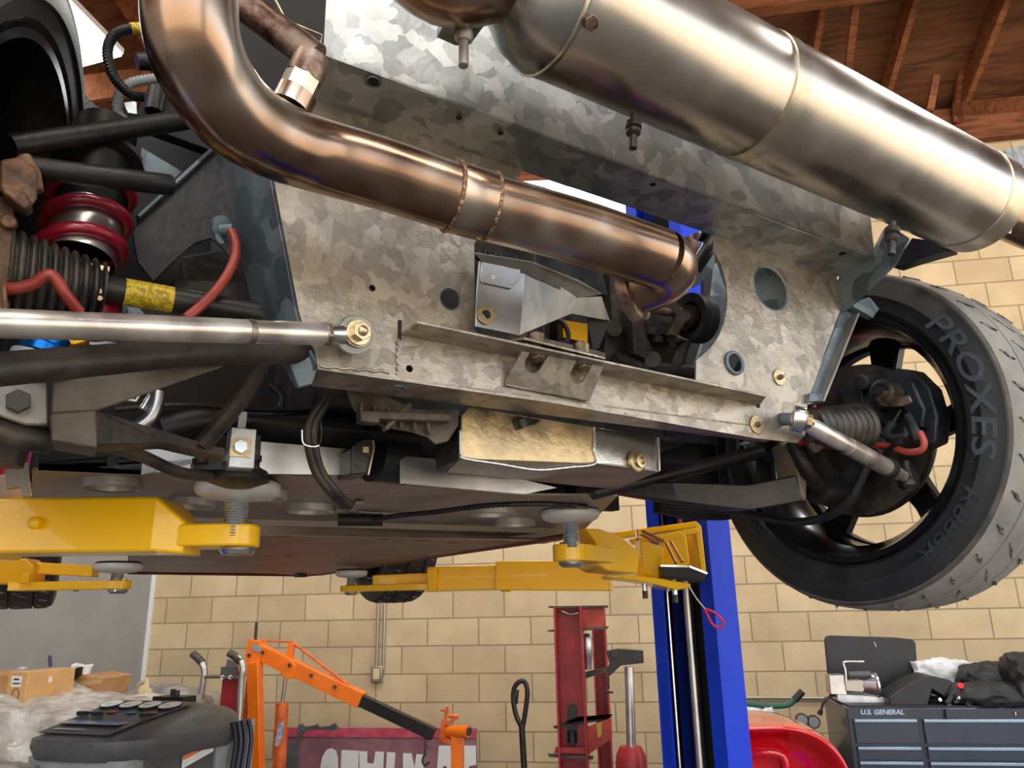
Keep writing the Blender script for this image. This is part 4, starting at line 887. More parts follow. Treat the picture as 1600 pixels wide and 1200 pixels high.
# cast housing hanging below the beam
b = B()
pts = [(540, 610), (600, 618), (650, 640), (718, 640), (716, 665), (700, 690), (680, 695), (668, 684), (640, 675), (600, 668), (570, 660), (552, 640)]
b.loft([[Pf(*q, .90) for q in pts], [Pf(*q, 1.0) for q in pts]])
for i in range(6): b.bar(Pf(565 + i * 20, 628 + i * 5, .89), Pf(560 + i * 22, 655 + i * 5, .895), FV, .012, .004)
b.bar(Pf(560, 650, .885), Pf(700, 655, .885), FV, .02, .01); b.bar(Pf(600, 672, .89), Pf(640, 632, .89), FV, .014, .006); b.box(Pf(575, 655, .885), LV * .012, FV * .01, UP * .006)
b.obj('cast_bellhousing', mat('grimy_casting', (44, 40, 36), .6, .3, (100, 90, 80), scale=24, fac=(.35, .66), bump=.5, bscale=50), CAR, bevel=.003)
# welded oil pan
b = B()
fz = .90
PA = [Pf(*q, fz) for q in ((722, 640), (930, 672), (930, 724), (835, 734), (720, 716))]
front = [Pf(720, 716, fz), Pf(838, 732, fz), Pf(931, 724, fz), Pf(931, 668, fz), Pf(735, 636, fz), Pf(722, 650, fz)]
b.prism(front, FV * .003)
b.mi = 1; b.prism([Pf(931, 724, fz), Pf(1030, 737, .92), Pf(1029, 684, .92), Pf(931, 668, fz)], FV * .003)
zb0, zb1 = crd(Pf(720, 716, fz))[2], crd(Pf(1030, 737, .92))[2]
b.mi = 2; b.prism([Pf(720, 716, fz), Pf(838, 732, fz), Pf(931, 724, fz), Pf(1030, 737, .92), Pz(1010, 745, zb1), Pz(960, 765, zb1), Pz(700, 738, zb0)], UP * .003)
b.mi = 3; b.prism([Pf(720, 716, fz), Pf(722, 650, fz), Pf(700, 660, 1.0), Pf(680, 705, 1.0), Pz(686, 735, zb0)], LV * -.003)
OP = b.obj('welded_oil_pan', [ALUS, ALUP, ALUD, ENG], CAR, bevel=.0012)
b = B(); pts = arc_mid([Pf(*q, fz - .0015) for q in ((719, 672), (719, 706), (724, 716), (780, 725), (838, 734), (890, 730), (930, 724), (928, 700), (929, 668))], 8)
b.tube(pts, [.0016 + .0007 * (i % 2) for i in range(len(pts))], 7); b.tube([Pf(1029, 684, .918), Pf(1030, 736, .918)], .002, 7); b.obj('weld_bead', ALU, OP)
b = B(); dp = Pf(997, 721, .905); da = (-FV + LV * .15); b.lathe([(.0165, .006), (.0165, 0), (.013, -.002)], dp, -da, 30, (True, True)); b.lathe([(.0105, 0), (.0105, .008), (.006, .0085), (.006, .004)], dp, da, 26); b.tube([dp, dp + da.normalized() * .005], .0062, 6); b.obj('drain_plug', ZINCY, OP)
b = B(); b.tube([Pf(815, 655, .895), Pf(820, 668, .895)], .011, 12); b.prism([Pf(805, 650, .892), Pf(846, 656, .892), Pf(835, 664, .892), Pf(808, 660, .892)], FV * .003); b.obj('oil_stain', BLK, OP)

# ------------------------------------------------------------------ floor pan
zp = .19; zf = .157
def PZ(x, y, z=zp): return Pz(x, y, z)
b = B()
b.prism([PZ(*q) for q in ((50, 735), (400, 741), (548, 746), (625, 757), (820, 774), (965, 775), (905, 836), (850, 850), (500, 838), (200, 832), (50, 800))], UP * .004)
FP = b.obj('undertray', [ALUD, ALU], CAR)
b = B(); b.prism([Pz(868, 846, zf), Pz(500, 897, zf), Pz(200, 893, zf), Pz(200, 832, zf), Pz(500, 838, zf)], UP * .02)
b.mi = 1; b.prism([Pz(200, 832, zf), Pz(500, 838, zf), Pz(868, 846, zf), Pz(868, 846, zf) + UP * .034, Pz(500, 838, zf) + UP * .034, Pz(200, 832, zf) + UP * .034], FV * .01)
MF = b.obj('floor_panel', [mat('brown_grey_floor', (96, 84, 78), .45, .4, (140, 124, 114), scale=6, fac=(.3, .7), bump=.05), mat('pale_lip', (176, 166, 154), .4, .2)], CAR, bevel=.001)
b = B(); b.tube([Pz(905, 834, zf), Pz(700, 866, zf), Pz(505, 897, zf), Pz(480, 899, zf), Pz(200, 895, zf)], .006, 8); b.obj('red_edge', MAROON, MF)
for (x, y, w) in ((175, 750, .040), (300, 781, .040), (485, 790, .042), (420, 768, .03), (770, 795, .046), (805, 812, .046)):
    c = Pz(x, y, zp); b = B(); b.lathe([(w, 0), (w, -.012), (w - .003, -.0135), (w - .006, -.012), (w - .008, .002)], c, UP, 40); b.mi = 1; b.cyl(c - UP * .0008, c - UP * .0012, w - .006, n=36); b.obj('flared_hole', [mat('pressed_bright_rim', (178, 176, 172), .35, .35), DARK], FP)
for x, y in ((508, 766), (540, 765), (610, 768), (645, 763), (797, 824), (825, 825), (318, 788), (700, 788)):
    b = B(); b.sphere(Pz(x, y, zp), .007, 10, (1, 1, .5)); b.obj('rivet', ALUD, FP)
for x, y in ((440, 838), (550, 836), (600, 843), (660, 845), (710, 848), (780, 846), (450, 868)):
    b = B(); b.sphere(Pz(x, y, zf), .012, 10, (1.6, 1, .1)); b.obj('dark_fixing', IRON, MF)
# vertical aluminium end sheets and brackets above the pan
b = B()
b.prism([Pf(408, 690, 1.05), Pf(548, 702, 1.05), Pf(548, 742, 1.05), Pf(405, 740, 1.05)], FV * .003)
b.prism([Pf(625, 712, 1.04), Pf(690, 718, 1.04), Pf(870, 762, 1.04), Pf(820, 772, 1.04), Pf(625, 755, 1.04)], FV * .003)
b.prism([Pf(225, 700, 1.12), Pf(360, 712, 1.12), Pf(350, 745, 1.12), Pf(150, 730, 1.12), Pf(60, 725, 1.12), Pf(60, 735, 1.12), Pf(220, 742, 1.12)], FV * .003)
b.obj('end_sheet', ALU, CAR)
b = B(); b.prism([Pf(60, 690, 1.10), Pf(150, 698, 1.10), Pf(180, 712, 1.10), Pf(60, 722, 1.10)], FV * .02); b.box(Pf(177, 716, 1.04), LV * .006, FV * .004, UP * .008); b.obj('dark_panel', DARK, CAR)
b = B(); b.prism([Pf(*q, 1.0) for q in ((548, 700), (568, 685), (582, 686), (585, 692), (575, 740), (548, 742))], FV * .06); EB = b.obj('engine_mount', BLKM, CAR, bevel=.002)
b = B(); b.tube([Pf(583, 688, .998), Pf(584, 700, .998), Pf(575, 742, .998)], .0018, 6); b.box(Pf(571, 703, .998), LV * .004, FV * .002, UP * .004); b.obj('bright_edge', ZINCY, EB)
b = B(); b.lathe([(.042, -.03), (.042, .03)], Pf(608, 712, 1.08), (LV + FV * .2), 36, (True, True)); b.obj('filter_canister', BLK, CAR)
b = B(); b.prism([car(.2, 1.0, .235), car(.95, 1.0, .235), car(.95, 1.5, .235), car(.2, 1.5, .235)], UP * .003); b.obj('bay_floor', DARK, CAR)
# twin hoses with tie
for dx in (0, 10):
    b = B(); b.tube([Pf(512 + dx, 612, .93), Pf(494 + dx, 640, .93), Pf(482 + dx, 664, .935), Pf(481 + dx, 692, .94), Pf(492 + dx, 735, .95), Pf(515 + dx, 768, .96), Pf(537 + dx, 790, 1.0)], .0052, 12, smooth=6); b.obj('fuel_hose', BRNM, CAR)
b = B(); b.tube([Pf(*q) for q in ((472, 672, .925), (475, 694, .925), (498, 696, .925), (502, 674, .94), (500, 655, .945))], .0014, 8, smooth=4); b.obj('cable_tie', ZINC, CAR)
b = B(); b.tube([Pz(528, 812, zp - .01), Pz(598, 812, zp - .01)], .013, 14); b.obj('rubber_boot', RUB, CAR)
pts = arc_mid([Pz(585, 812, zp - .012), Pz(620, 806, zp - .014), Pz(680, 800, zp - .016), Pz(760, 790, zp - .018), Pz(840, 787, zp - .02), Pz(900, 790, zp - .015)], 22)
b = B(); b.tube(pts, [.0055 if i % 2 else .004 for i in range(len(pts))], 8); b.obj('spiral_wrapped_cable', BLKM, CAR)
b = B(); b.bar(Pz(520, 797, zp - .006), Pz(548, 800, zp - .006), UP, .003, .018); b.bar(Pz(548, 800, zp - .006), Pz(562, 785, zp - .006), UP, .003, .014); b.bar(Pz(560, 800, zp - .004), Pz(650, 805, zp - .004), UP, .003, .006); b.obj('cable_clip', ALUD, CAR)
# jacking foot under the left pad
b = B(); b.box(Pf(376, 703, 1.02), LV * .016, FV * .014, UP * .026); JF = b.obj('jacking_block', GALV, CAR, bevel=.0015)
bolt_at('block_bolt', Pf(375, 699, 1.005), -FV, .0095, .008, ZINC, JF)
b = B(); b.box(Pf(376, 699, 1.004), LV * .013, FV * .001, UP * .012); b.obj('washer_plate', ZINCY, JF)
b = B(); b.lathe([(.010, .03), (.012, .012), (.03, .006), (.04, .0), (.042, -.012), (.02, -.02)], Pf(372, 738, 1.07), UP, 30, (True, True)); b.bar(Pf(300, 730, 1.05), Pf(400, 730, 1.05), UP, .012, .03); b.cyl(Pf(313, 725, 1.03), Pf(313, 716, 1.03), .010, n=14); b.cyl(Pf(398, 722, 1.03), Pf(398, 712, 1.03), .009, n=14); b.box(Pf(398, 700, 1.03), LV * .006, FV * .008, UP * .016); b.obj('jacking_foot', BLKM, CAR, bevel=.001)
b = B(); b.lathe([(.012, .03), (.014, .0), (.03, -.006), (.034, -.014)], Pf(893, 783, 1.26), UP, 24, (True, True)); b.obj('jacking_foot', BLKM, CAR)
# bodywork further forward: sills, nose and a red rear corner
b = B()
for s_, l0 in ((1, .99), (-1, .22)):
    rings = []
    for f, dz, o in ((1.55, 0, .0), (2.2, -.01, .02), (2.7, -.01, .02)):
        pts = [(0, .165), (.06, .19), (.17, .28), (.20, .42), (.16, .60), (.0, .62)]
        rings.append([car(l0 + s_ * (q + (o if q > .1 else 0)), f, z + .055) for q, z in pts])
    b.loft(rings)
b.loft([[car(l, f0, z) for l, z in ((.15, .225), (.61, .225), (1.07, .225), (1.12, .5), (1.0, .62), (.61, .66), (.22, .62), (.10, .5))] for f0 in (1.6, 2.6)] + [[car(.61 + (l - .61) * .8, 3.35, z) for l, z in ((.15, .20), (.61, .2), (1.07, .2), (1.12, .34), (1.0, .42), (.61, .46), (.22, .42), (.10, .34))], [car(.61 + (l - .61) * .5, 3.75, z) for l, z in ((.15, .22), (.61, .22), (1.07, .22), (1.12, .28), (1.0, .32), (.61, .33), (.22, .32), (.10, .28))]])
b.obj('body_shell', REDP, CAR, bevel=.004)
b = B(); b.loft([[car(l, 1.56, z) for l, z in ((.18, .6), (1.04, .6), (.96, .92), (.26, .92))], [car(l, 1.9, z) for l, z in ((.18, .6), (1.04, .6), (.94, 1.04), (.28, 1.04))], [car(l, 2.3, z) for l, z in ((.2, .6), (1.02, .6), (.9, .98), (.32, .98))], [car(l, 2.8, z) for l, z in ((.2, .58), (1.02, .58), (1.0, .62), (.22, .62))]]); b.obj('cabin', BLKS, CAR, bevel=.01)
b = B(); b.prism([Pz(0, 742, .2), Pz(45, 735, .2), Pz(50, 775, .2), Pz(0, 800, .2)], UP * .03); b.mi = 1; b.prism([Pf(8, 735, 1.18), Pf(44, 722, 1.18), Pf(47, 775, 1.18), Pf(35, 775, 1.18), Pf(32, 760, 1.18), Pf(10, 762, 1.18)], FV * .02); b.mi = 2; b.prism([Pf(20, 680, 1.3), Pf(58, 688, 1.3), Pf(52, 724, 1.3), Pf(10, 724, 1.3)], FV * .02); b.obj('rear_sill_corner', [REDP, ALUD, mat('dark_violet_panel', (50, 40, 54), .5, .2, (84, 40, 50), scale=12)], CAR)
b = B(); b.box(Pz(470, 899, .15), LV * .02, FV * .03, UP * .008); b.obj('tow_hook', BLK, CAR)
b = B(); b.box(Pz(119, 921, .13), LV * .012, FV * .02, UP * .01); b.obj('splitter_clip', BLK, CAR)
b = B(); b.prism([pr(1395, 418, 1.22), pr(1425, 372, 1.22), pr(1475, 378, 1.22), pr(1480, 392, 1.22), pr(1425, 408, 1.22)], LV * .03); b.obj('rear_body_edge', BLK, CAR)
b = B(); b.prism([Pf(*q, .66) for q in ((1570, 235), (1640, 215), (1660, 290), (1585, 300))], FV * .004); b.cyl(Pf(1597, 240, .659), Pf(1597, 240, .6585), .006, n=14); b.mi = 1; b.prism([Pf(*q, .68) for q in ((1580, 290), (1660, 270), (1660, 312), (1590, 306))], FV * .02); b.mi = 0; b.bar(e1 + UP * .12 - LV * .02, Pf(1600, 262, .672), UP, .004, .05); b.obj('tail_bracket', [GALV, IRON], CAR)

# ------------------------------------------------------------------ the lift
LIFT = thing('car_lift', car(1.83, 2.0, -1.6), 'two post car lift with blue column and yellow swing arms under the car', 'car lift')
def pad(x, y, d, rad, name='lift_pad', hs=.06, rs=.017, eye=None):
    c = Pd(x, y, d)
    b = B(); b.lathe([(rad * .86, .012), (rad * .97, .008), (rad * .9, .004)], c, UP, 40, (True, False)); b.mi = 1
    b.lathe([(rad * .92, .008), (rad * .98, .005), (rad, .0), (rad * .98, -.006), (rad * .92, -.011), (rad * .75, -.015), (rs * 1.3, -.018)], c, UP, 44, (False, True)); p = b.obj(name, [RUB, mat('silver_pad', (206, 208, 210), .4, .15)], LIFT)
    b = B(); pf = []; n = 14
    for i in range(n): pf += [(rs, -.012 - hs * i / n), (rs * .94, -.012 - hs * (i + .5) / n)]
    b.lathe(pf + [(rs, -.012 - hs)], c, UP, 28); b.obj('lift_screw', ZINC, p)
    b = B(); b.lathe([(rs * 1.3, -.012 - hs + .002), (rs * 1.35, -.012 - hs - .004)], c, UP, 28, (True, True))
    return c, p
# rear left arm
c, p = pad(372, 762, 1.12, .060, hs=.058, rs=.0165)
zA = Pd(372, 838, 1.12)
b = B(); e = circ(zA, GW, RW, .036, 20); 
hb = .0155
eye = [zA + RW * .030 * math.cos(t) + GW * .036 * math.sin(t) for t in [math.pi * (-.5 + i / 10) for i in range(11)]]
b.prism([q - UP * hb for q in [zA - RW * .10 + GW * -.036] + eye + [zA - RW * .10 + GW * .036]], UP * hb * 2)
F1 = b.obj('arm_fork', YELL, LIFT, bevel=.003)
b = B(); b.lathe([(.024, -.016), (.025, -.020), (.021, -.026), (.013, -.027)], zA, UP, 30, (True, True)); b.obj('screw_nut', ZINC, F1); b = B(); b.lathe([(.019, .016), (.020, .017), (.019, .020)], zA, UP, 30, (True, True)); b.obj('screw_collar', ZINC, F1)
b = B(); a0 = Pd(-420, 830, 1.13); a1 = Pd(262, 823, 1.12); rise = UP * .038
d_ = (a1 - a0).normalized(); sd_ = d_.cross(UP).normalized()
tip = Pd(302, 830, 1.12)
b.loft([[a0 - UP * .039 - sd_ * .045, a0 - UP * .039 + sd_ * .045, a0 + UP * .039 + sd_ * .045, a0 + UP * .039 - sd_ * .045], [a1 - UP * .038 - sd_ * .045, a1 - UP * .038 + sd_ * .045, a1 + UP * .038 + sd_ * .045, a1 + UP * .038 - sd_ * .045], [tip - UP * .034 - sd_ * .035, tip - UP * .034 + sd_ * .03, tip + UP * .010 + sd_ * .03, tip + UP * .010 - sd_ * .03]])
b.obj('lift_arm', YELL, LIFT, bevel=.004, sharp=25)
b = B(); b.loft([[a0 - UP * .043 - sd_ * .05, a0 - UP * .043 + sd_ * .05, a0 + UP * .043 + sd_ * .05, a0 + UP * .043 - sd_ * .05], [Pd(8, 828, 1.13) + k_ for k_ in (-UP * .041 - sd_ * .049, -UP * .041 + sd_ * .049, UP * .041 + sd_ * .049, UP * .041 - sd_ * .049)]]); b.obj('outer_arm', YELL, LIFT, bevel=.003, sharp=25)
b = B(); b.sphere(Pd(83, 822, 1.115) + (GW * -.045), .009, 12); b.obj('arm_stud', YELL, LIFT)
# front left arm
c, p = pad(185, 885, 2.06, .060, hs=.035, rs=.0155)
zA = Pd(185, 914, 2.06)
def eyebar(zA, dirv, L_, w, h, name, m=YELL, par=LIFT):
    sd = dirv.cross(UP).normalized(); eye = [zA + dirv * w * math.cos(t) + sd * w * math.sin(t) for t in [math.pi * (-.5 + i / 10) for i in range(11)]]
    b = B(); b.prism([q - UP * h for q in eye + [zA - dirv * L_ + sd * w, zA - dirv * L_ - sd * w]], UP * h * 2); o = b.obj(name, m, par, bevel=.002)
    b = B(); b.lathe([(.024, -h), (.025, -h - .006), (.018, -h - .012)], zA, UP, 24, (True, True)); b.obj('screw_nut', ZINC, o); b = B(); b.lathe([(.021, h), (.021, h + .005)], zA, UP, 24, (True, True)); b.obj('screw_collar', ZINC, o)
    return o
dl_ = (Pd(185, 914, 2.06) - Pd(0, 904, 2.05)); dl_.z = 0; dl_.normalize()
eyebar(zA, dl_, .27, .032, .011, 'arm_fork')
def boxarm(p0, p1, w, h, name, m=YELL, bev=.003):
    b = B(); b.bar(p0, p1, UP, h, w) ; return b.obj(name, m, LIFT, bevel=bev, sharp=25)
boxarm(Pd(-80, 880, 2.05), Pd(150, 893, 2.08), .05, .03, 'inner_arm')
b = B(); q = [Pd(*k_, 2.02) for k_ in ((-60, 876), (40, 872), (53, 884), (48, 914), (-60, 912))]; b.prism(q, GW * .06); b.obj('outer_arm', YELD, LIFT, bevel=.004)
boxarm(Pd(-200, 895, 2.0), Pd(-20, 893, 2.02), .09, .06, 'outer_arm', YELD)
b = B(); b.prism([Pd(*k_, 2.015) for k_ in ((37, 893), (49, 895), (47, 912), (31, 911))], -GW * .008); b.obj('arm_stop', YELL, LIFT, bevel=.002)
# front right arm
c, p = pad(549, 895, 2.8, .058, hs=.05, rs=.0155)
zA = Pd(549, 920, 2.8); zB = Pd(1000, 902, 2.62); dr_ = zA - zB; dr_.z = 0; dr_.normalize()
eyebar(zA, dr_, .32, .040, .0105, 'arm_fork')
boxarm(Pd(585, 909, 2.8), Pd(690, 905, 2.77), .05, .045, 'inner_arm')
boxarm(Pd(672, 905, 2.77), Pd(790, 902, 2.72), .075, .082, 'middle_arm')
boxarm(Pd(780, 900, 2.72), Pd(955, 900, 2.62), .10, .098, 'outer_arm')
for x, w in ((674, 7), (790, 8)):
    b = B(); b.prism([Pd(*k_, 2.70) for k_ in ((x - w, 890 if x < 700 else 896), (x + w, 890 if x < 700 else 896), (x + w, 925), (x - w, 925))], GW * .03); b.obj('arm_stop', YELL, LIFT, bevel=.004)
# rear right arm
c, p = pad(891, 803, 1.58, .060, hs=.056, rs=.0165)
zA = Pd(891, 864, 1.58); dq = Pd(891, 864, 1.58) - Pd(1010, 860, 1.95); dq.z = 0; dq.normalize()
eyebar(zA, dq, .14, .036, .0165, 'arm_fork')
b = B()
for q in ([(915, 826), (937, 826), (970, 838), (1000, 862), (996, 897), (950, 892), (930, 880), (932, 848)],):
    b.prism([Pd(*k_, 1.66 + (k_[0] - 915) / 90 * .18) for k_ in q], FV * .09)
b.obj('lift_arm', YELL, LIFT, bevel=.003, sharp=25)
# carriage
Cg = lambda x, y, l: Pl(x, y, l)
cl0 = 1.42
b = B()
b.prism([Pd(*k_, 1.98) for k_ in ((1000, 842), (1038, 856), (1036, 872), (1030, 905), (1004, 900))], GW * .10)
b.prism([Pd(*k_, 1.95) for k_ in ((948, 896), (1010, 900), (1080, 912), (1078, 918), (1060, 922), (1000, 908), (948, 902))], GW * .14)
b.prism([Pd(*k_, 2.1) for k_ in ((1036, 838), (1060, 830), (1072, 836), (1078, 880), (1040, 905), (1030, 880))], GW * .06)
b.obj('arm_restraint_plate', YELL, LIFT, bevel=.003, sharp=25)
b = B()
b.prism([Pd(*k_, 2.28) for k_ in ((960, 832), (1088, 814), (1096, 822), (1104, 895), (1095, 892), (1086, 824), (962, 842))], GW * .06)
b.mi = 1; b.prism([Pd(*k_, 2.36) for k_ in ((1068, 826), (1090, 822), (1101, 892), (1074, 884))], GW * .02); b.mi = 0
b.prism([Pd(*k_, 2.2) for k_ in ((985, 842), (1090, 824), (1094, 832), (992, 850))], GW * .05)
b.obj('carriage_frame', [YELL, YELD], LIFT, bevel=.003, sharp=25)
b = B(); b.prism([Pd(*k_, 1.93) for k_ in ((1034, 884), (1076, 887), (1103, 897), (1100, 909), (1078, 905), (1036, 901))], GW * .10); b.obj('black_tray', BLKS, LIFT, bevel=.002)
b = B(); b.bar(Pd(1032, 884, 1.92), Pd(1076, 885, 1.92), UP, .005, .006); b.bar(Pd(1076, 885, 1.92), Pd(1104, 896, 1.94), UP, .005, .006); b.obj('tray_rim', ZINC, LIFT)
for (a_, c_) in (((1004, 830), (1036, 846)), ((1002, 836), (1030, 850)), ((1040, 848), (1056, 880)), ((1048, 846), (1066, 878)), ((994, 829), (996, 843))):
    b = B(); b.cyl(Pd(*a_, 2.0), Pd(*c_, 1.95), .0042, n=10); b.obj('restraint_rod', COPR, LIFT)
for x, y in ((1007, 912), (1054, 918)):
    b = B(); p_ = Pd(x, y, 2.02); b.cyl(p_ + UP * .02, p_ - UP * .018, .0065, n=14); b.mi = 1; b.cyl(p_ - UP * .018, p_ - UP * .038, .007, n=14); b.obj('pivot_pin', [ZINC, IRON], LIFT)
b = B(); b.tube([Pd(1077, 917, 1.94), Pd(1088, 935, 1.94), Pd(1102, 952, 1.94)], .0022, 8, smooth=3); RC_ = b.obj('release_cable', ZINC, LIFT)
b = B(); b.tube([Pd(*k_, 1.94) for k_ in ((1102, 952), (1116, 957), (1128, 968), (1130, 977), (1122, 981), (1112, 974), (1106, 962))], .003, 8, smooth=5, closed=True); b.obj('red_loop', mat('red_loop', (226, 40, 52), .4), RC_)
# blue column (channel open towards the car)
lC, lD = 1.70, 1.98
cor = Pl(1112, 900, lC); fN = crd(cor)[1]; fF = crd(Pl(1016, 900, lC))[1]
wS = crd(Pf(1147, 900, fN))[0]
b = B()
def colbox(l0, l1, f0, f1, bb): bb.box(car((l0 + l1) / 2, (f0 + f1) / 2, .45), LV * (abs(l1 - l0) / 2), FV * (abs(f1 - f0) / 2), UP * 2.05)
lE = max(wS, lC + .10)
fw_ = fF - fN
WB = wS + .002; colbox(WB - .006, WB, fN, fF, b)            # back web
colbox(lC, wS, fN, fN + .006, b)                   # near side face
colbox(lC, WB, fF - .006, fF, b)             # far side
colbox(lC, lC + .006, fN, fN + fw_ * .20, b); colbox(lC, lC + .006, fF - fw_ * .20, fF, b)  # lips
b.obj('column', BLUEP, LIFT, bevel=.002, sharp=25)
b = B(); colbox(lC + .03, WB - .01, fN + fw_ * .22, fN + fw_ * .24, b); colbox(lC + .03, WB - .01, fF - fw_ * .24, fF - fw_ * .22, b); b.obj('inner_guide', BLUED, LIFT)
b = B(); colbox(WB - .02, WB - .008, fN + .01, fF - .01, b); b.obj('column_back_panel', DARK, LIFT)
def vrod(x, y, l, r, m, name, braided=False):
    p = Pl(x, y, l); b = B(); b.tube([p + UP * 1.2, p - UP * 1.75], r, 14); return b.obj(name, m, LIFT)
vrod(1048, 1000, lC + .04, .010, ZINC, 'lift_cable'); vrod(1080, 1000, lC + .05, .016, ALU, 'guide_rod'); vrod(1108, 1000, lC + .01, .006, IRON, 'lock_chain')
b = B(); l0_, l1_ = lC - .1, lC + .4; b.box(car((l0_ + l1_) / 2, (fN + fF) / 2, -1.59), LV * .3, FV * .3, UP * .01); b.obj('base_plate', BLUEP, LIFT)
# the other column, outside the frame on the left, carrying the left arms
b = B()
for (l0, l1, f0, f1) in ((-.80, -.79, 1.65, 1.95), (-.80, -.52, 1.65, 1.656), (-.80, -.52, 1.944, 1.95), (-.526, -.52, 1.65, 1.71), (-.526, -.52, 1.89, 1.95)): colbox(l0, l1, f0, f1, b)
b.obj('column', BLUEP, LIFT, bevel=.002)
# ------------------------------------------------------------------ things along the far wall
def tag(o, label, cat, group=None, kind=None):
    o['label'] = label; o['category'] = cat
    if group: o['group'] = group
    if kind: o['kind'] = kind
    return o
FL = lambda p: Vector((p.x, p.y, 0))
def TH(name, c, label, cat, group=None): return thing(name, FL(c), label, cat, group)
# conduits and box on the wall
WY = WALLY - .02
for x, lab in ((589, 'left one of two thin grey conduits on the block wall'), (599, 'right one of two thin grey conduits on the block wall')):
    p0 = Wy(x + 2, 950, WY); b = B(); b.cyl(Vector((p0.x, WY, Wy(x, 1046, WY).z)), Vector((p0.x, WY, p0.z + 1.2)), .012, n=12); tag(b.obj('wall_conduit', COND), lab, 'conduit')
c = Wy(589, 1053, WY); t = thing('outlet_box', c - Z1 * .06, 'small grey outlet box at the foot of the wall conduits', 'outlet')
b = B(); b.box(c, X1 * .045, Y1 * .018, Z1 * .058); b.obj('box', COND, t, bevel=.008); b = B(); b.box(c - Y1 * .02, X1 * .024, Y1 * .004, Z1 * .038); b.obj('cover_plate', CREAM, t, bevel=.003)
b = B(); p0, p1 = Wy(1150, 1090, WY), Wy(1420, 1092, WY); b.cyl(p0, p1, .011, n=12); tag(b.obj('wall_conduit', COND), 'horizontal grey conduit low on the wall behind the tool chest', 'conduit')

# maroon sign with cut-off letters
SY = 5.75
def S(x, y, Y=SY): return Wy(x, y, Y)
sz = S(440, 1137).z
t = TH('sign_board', S(590, 1150), 'faded maroon sign board with big white letters leaning by the wall', 'sign')
xl, xr_ = S(446, 1140).x, S(744, 1140).x
b = B(); b.prism([Vector((xl, SY, .12)), Vector((xr_, SY, .12)), Vector((xr_, SY, sz)), Vector((xl, SY, sz))], Y1 * .03); SG = b.obj('board', SIGNM, t)
b = B(); b.box(Vector(((xl + xr_) / 2, SY - .004, sz - .03)), X1 * ((xr_ - xl) / 2), Y1 * .003, Z1 * .03); xb = S(471, 1150).x; b.box(Vector((xb, SY - .004, sz / 2)), X1 * .012, Y1 * .003, Z1 * (sz / 2 - .05)); b.obj('border', SIGNR, t)
def let(polys):
    for pl in polys:
        b = B(); b.prism([S(x, y, SY - .002) for x, y in pl], -Y1 * .006); b.obj('letter', WHITE, t)
let([[(500, 1230), (501, 1198), (504, 1182), (511, 1171), (518, 1169), (525, 1173), (528, 1184), (529, 1230), (512, 1230), (512, 1192), (508, 1230)],
     [(531, 1230), (534, 1172), (561, 1173), (559, 1230)], [(562, 1174), (574, 1174), (574, 1192), (584, 1193), (587, 1174), (600, 1175), (598, 1230), (562, 1230)],
     [(605, 1175), (618, 1176), (614, 1230), (602, 1230)], [(630, 1177), (643, 1177), (648, 1200), (651, 1178), (661, 1179), (663, 1230), (630, 1230)],
     [(686, 1165), (704, 1165), (708, 1230), (699, 1230), (698, 1196), (692, 1198), (690, 1230), (681, 1230)], [(724, 1165), (744, 1165), (744, 1195), (733, 1197), (732, 1230), (722, 1230)]])
# orange engine hoist
HY = 4.9
H = lambda x, y, Y=HY: Wy(x, y, Y)
t = TH('engine_hoist', H(400, 1150), 'orange engine hoist with black boom end in front of the maroon sign', 'engine hoist')
b = B(); m0, m1 = H(398, 1035), H(412, 1260); m1 = Vector((m1.x, HY, .1)); b.bar(m1, m0, X1, .075, .075); b.obj('mast', ORNG, t, bevel=.004)
b = B(); b.prism([H(*q) for q in ((388, 999), (404, 1002), (408, 1016), (405, 1037), (384, 1036), (383, 1024))], Y1 * .09); b.mi = 1; b.prism([H(*q, HY - .002) for q in ((393, 1006), (408, 1009), (407, 1020), (393, 1017))], -Y1 * .002); b.obj('mast_head', [ORNG, GREYL], t, bevel=.003)
b = B(); b.bar(H(396, 1013, HY + .045), H(566, 1094, HY + .045), Y1, .08, .092); b.obj('boom', ORNG, t, bevel=.003)
b = B(); b.bar(H(560, 1092, HY + .045), H(678, 1147, HY + .045), Y1, .06, .070); BO = b.obj('boom_extension', BLK, t, bevel=.003)
b = B(); b.prism([H(*q) for q in ((436, 1040), (452, 1030), (462, 1040), (458, 1060), (448, 1062), (437, 1052))], Y1 * .09); b.bar(H(456, 1005, HY + .045), H(452, 1032, HY + .045), X1, .04, .04); b.obj('boom_bracket', ORNG, t, bevel=.003)
b = B(); b.tube([H(402, 1001, HY + .045), H(456, 1003, HY + .045)], .006, 8); b.tube([H(458, 1004, HY + .045), H(562, 1084, HY + .045)], .010, 8); b.obj('tension_strap', ORNR, t)
b = B(); b.bar(H(442, 1260, HY + .06), H(438, 1098, HY + .06), X1, .07, .07) if False else b.tube([Vector((H(432, 1200).x, HY + .05, .15)), H(441, 1098, HY + .05)], .040, 18); J = b.obj('hydraulic_jack', ORNR, t)
b = B(); b.prism([H(*q, HY + .008) for q in ((436, 1130), (444, 1126), (442, 1150), (436, 1164), (430, 1166), (431, 1150))], -Y1 * .001); b.obj('torn_label', mat('torn_label', (200, 200, 198), .6, 0, (80, 110, 180), scale=30), J)
b = B(); b.tube([H(441, 1100, HY + .05), H(447, 1052, HY + .05)], .013, 12); b.obj('jack_rod', ALU, t)
b = B(); b.bar(Vector((H(352, 1260).x, HY + .1, .05)), H(390, 1060, HY + .1), X1, .03, .03); b.obj('rear_brace', ORNR, t)
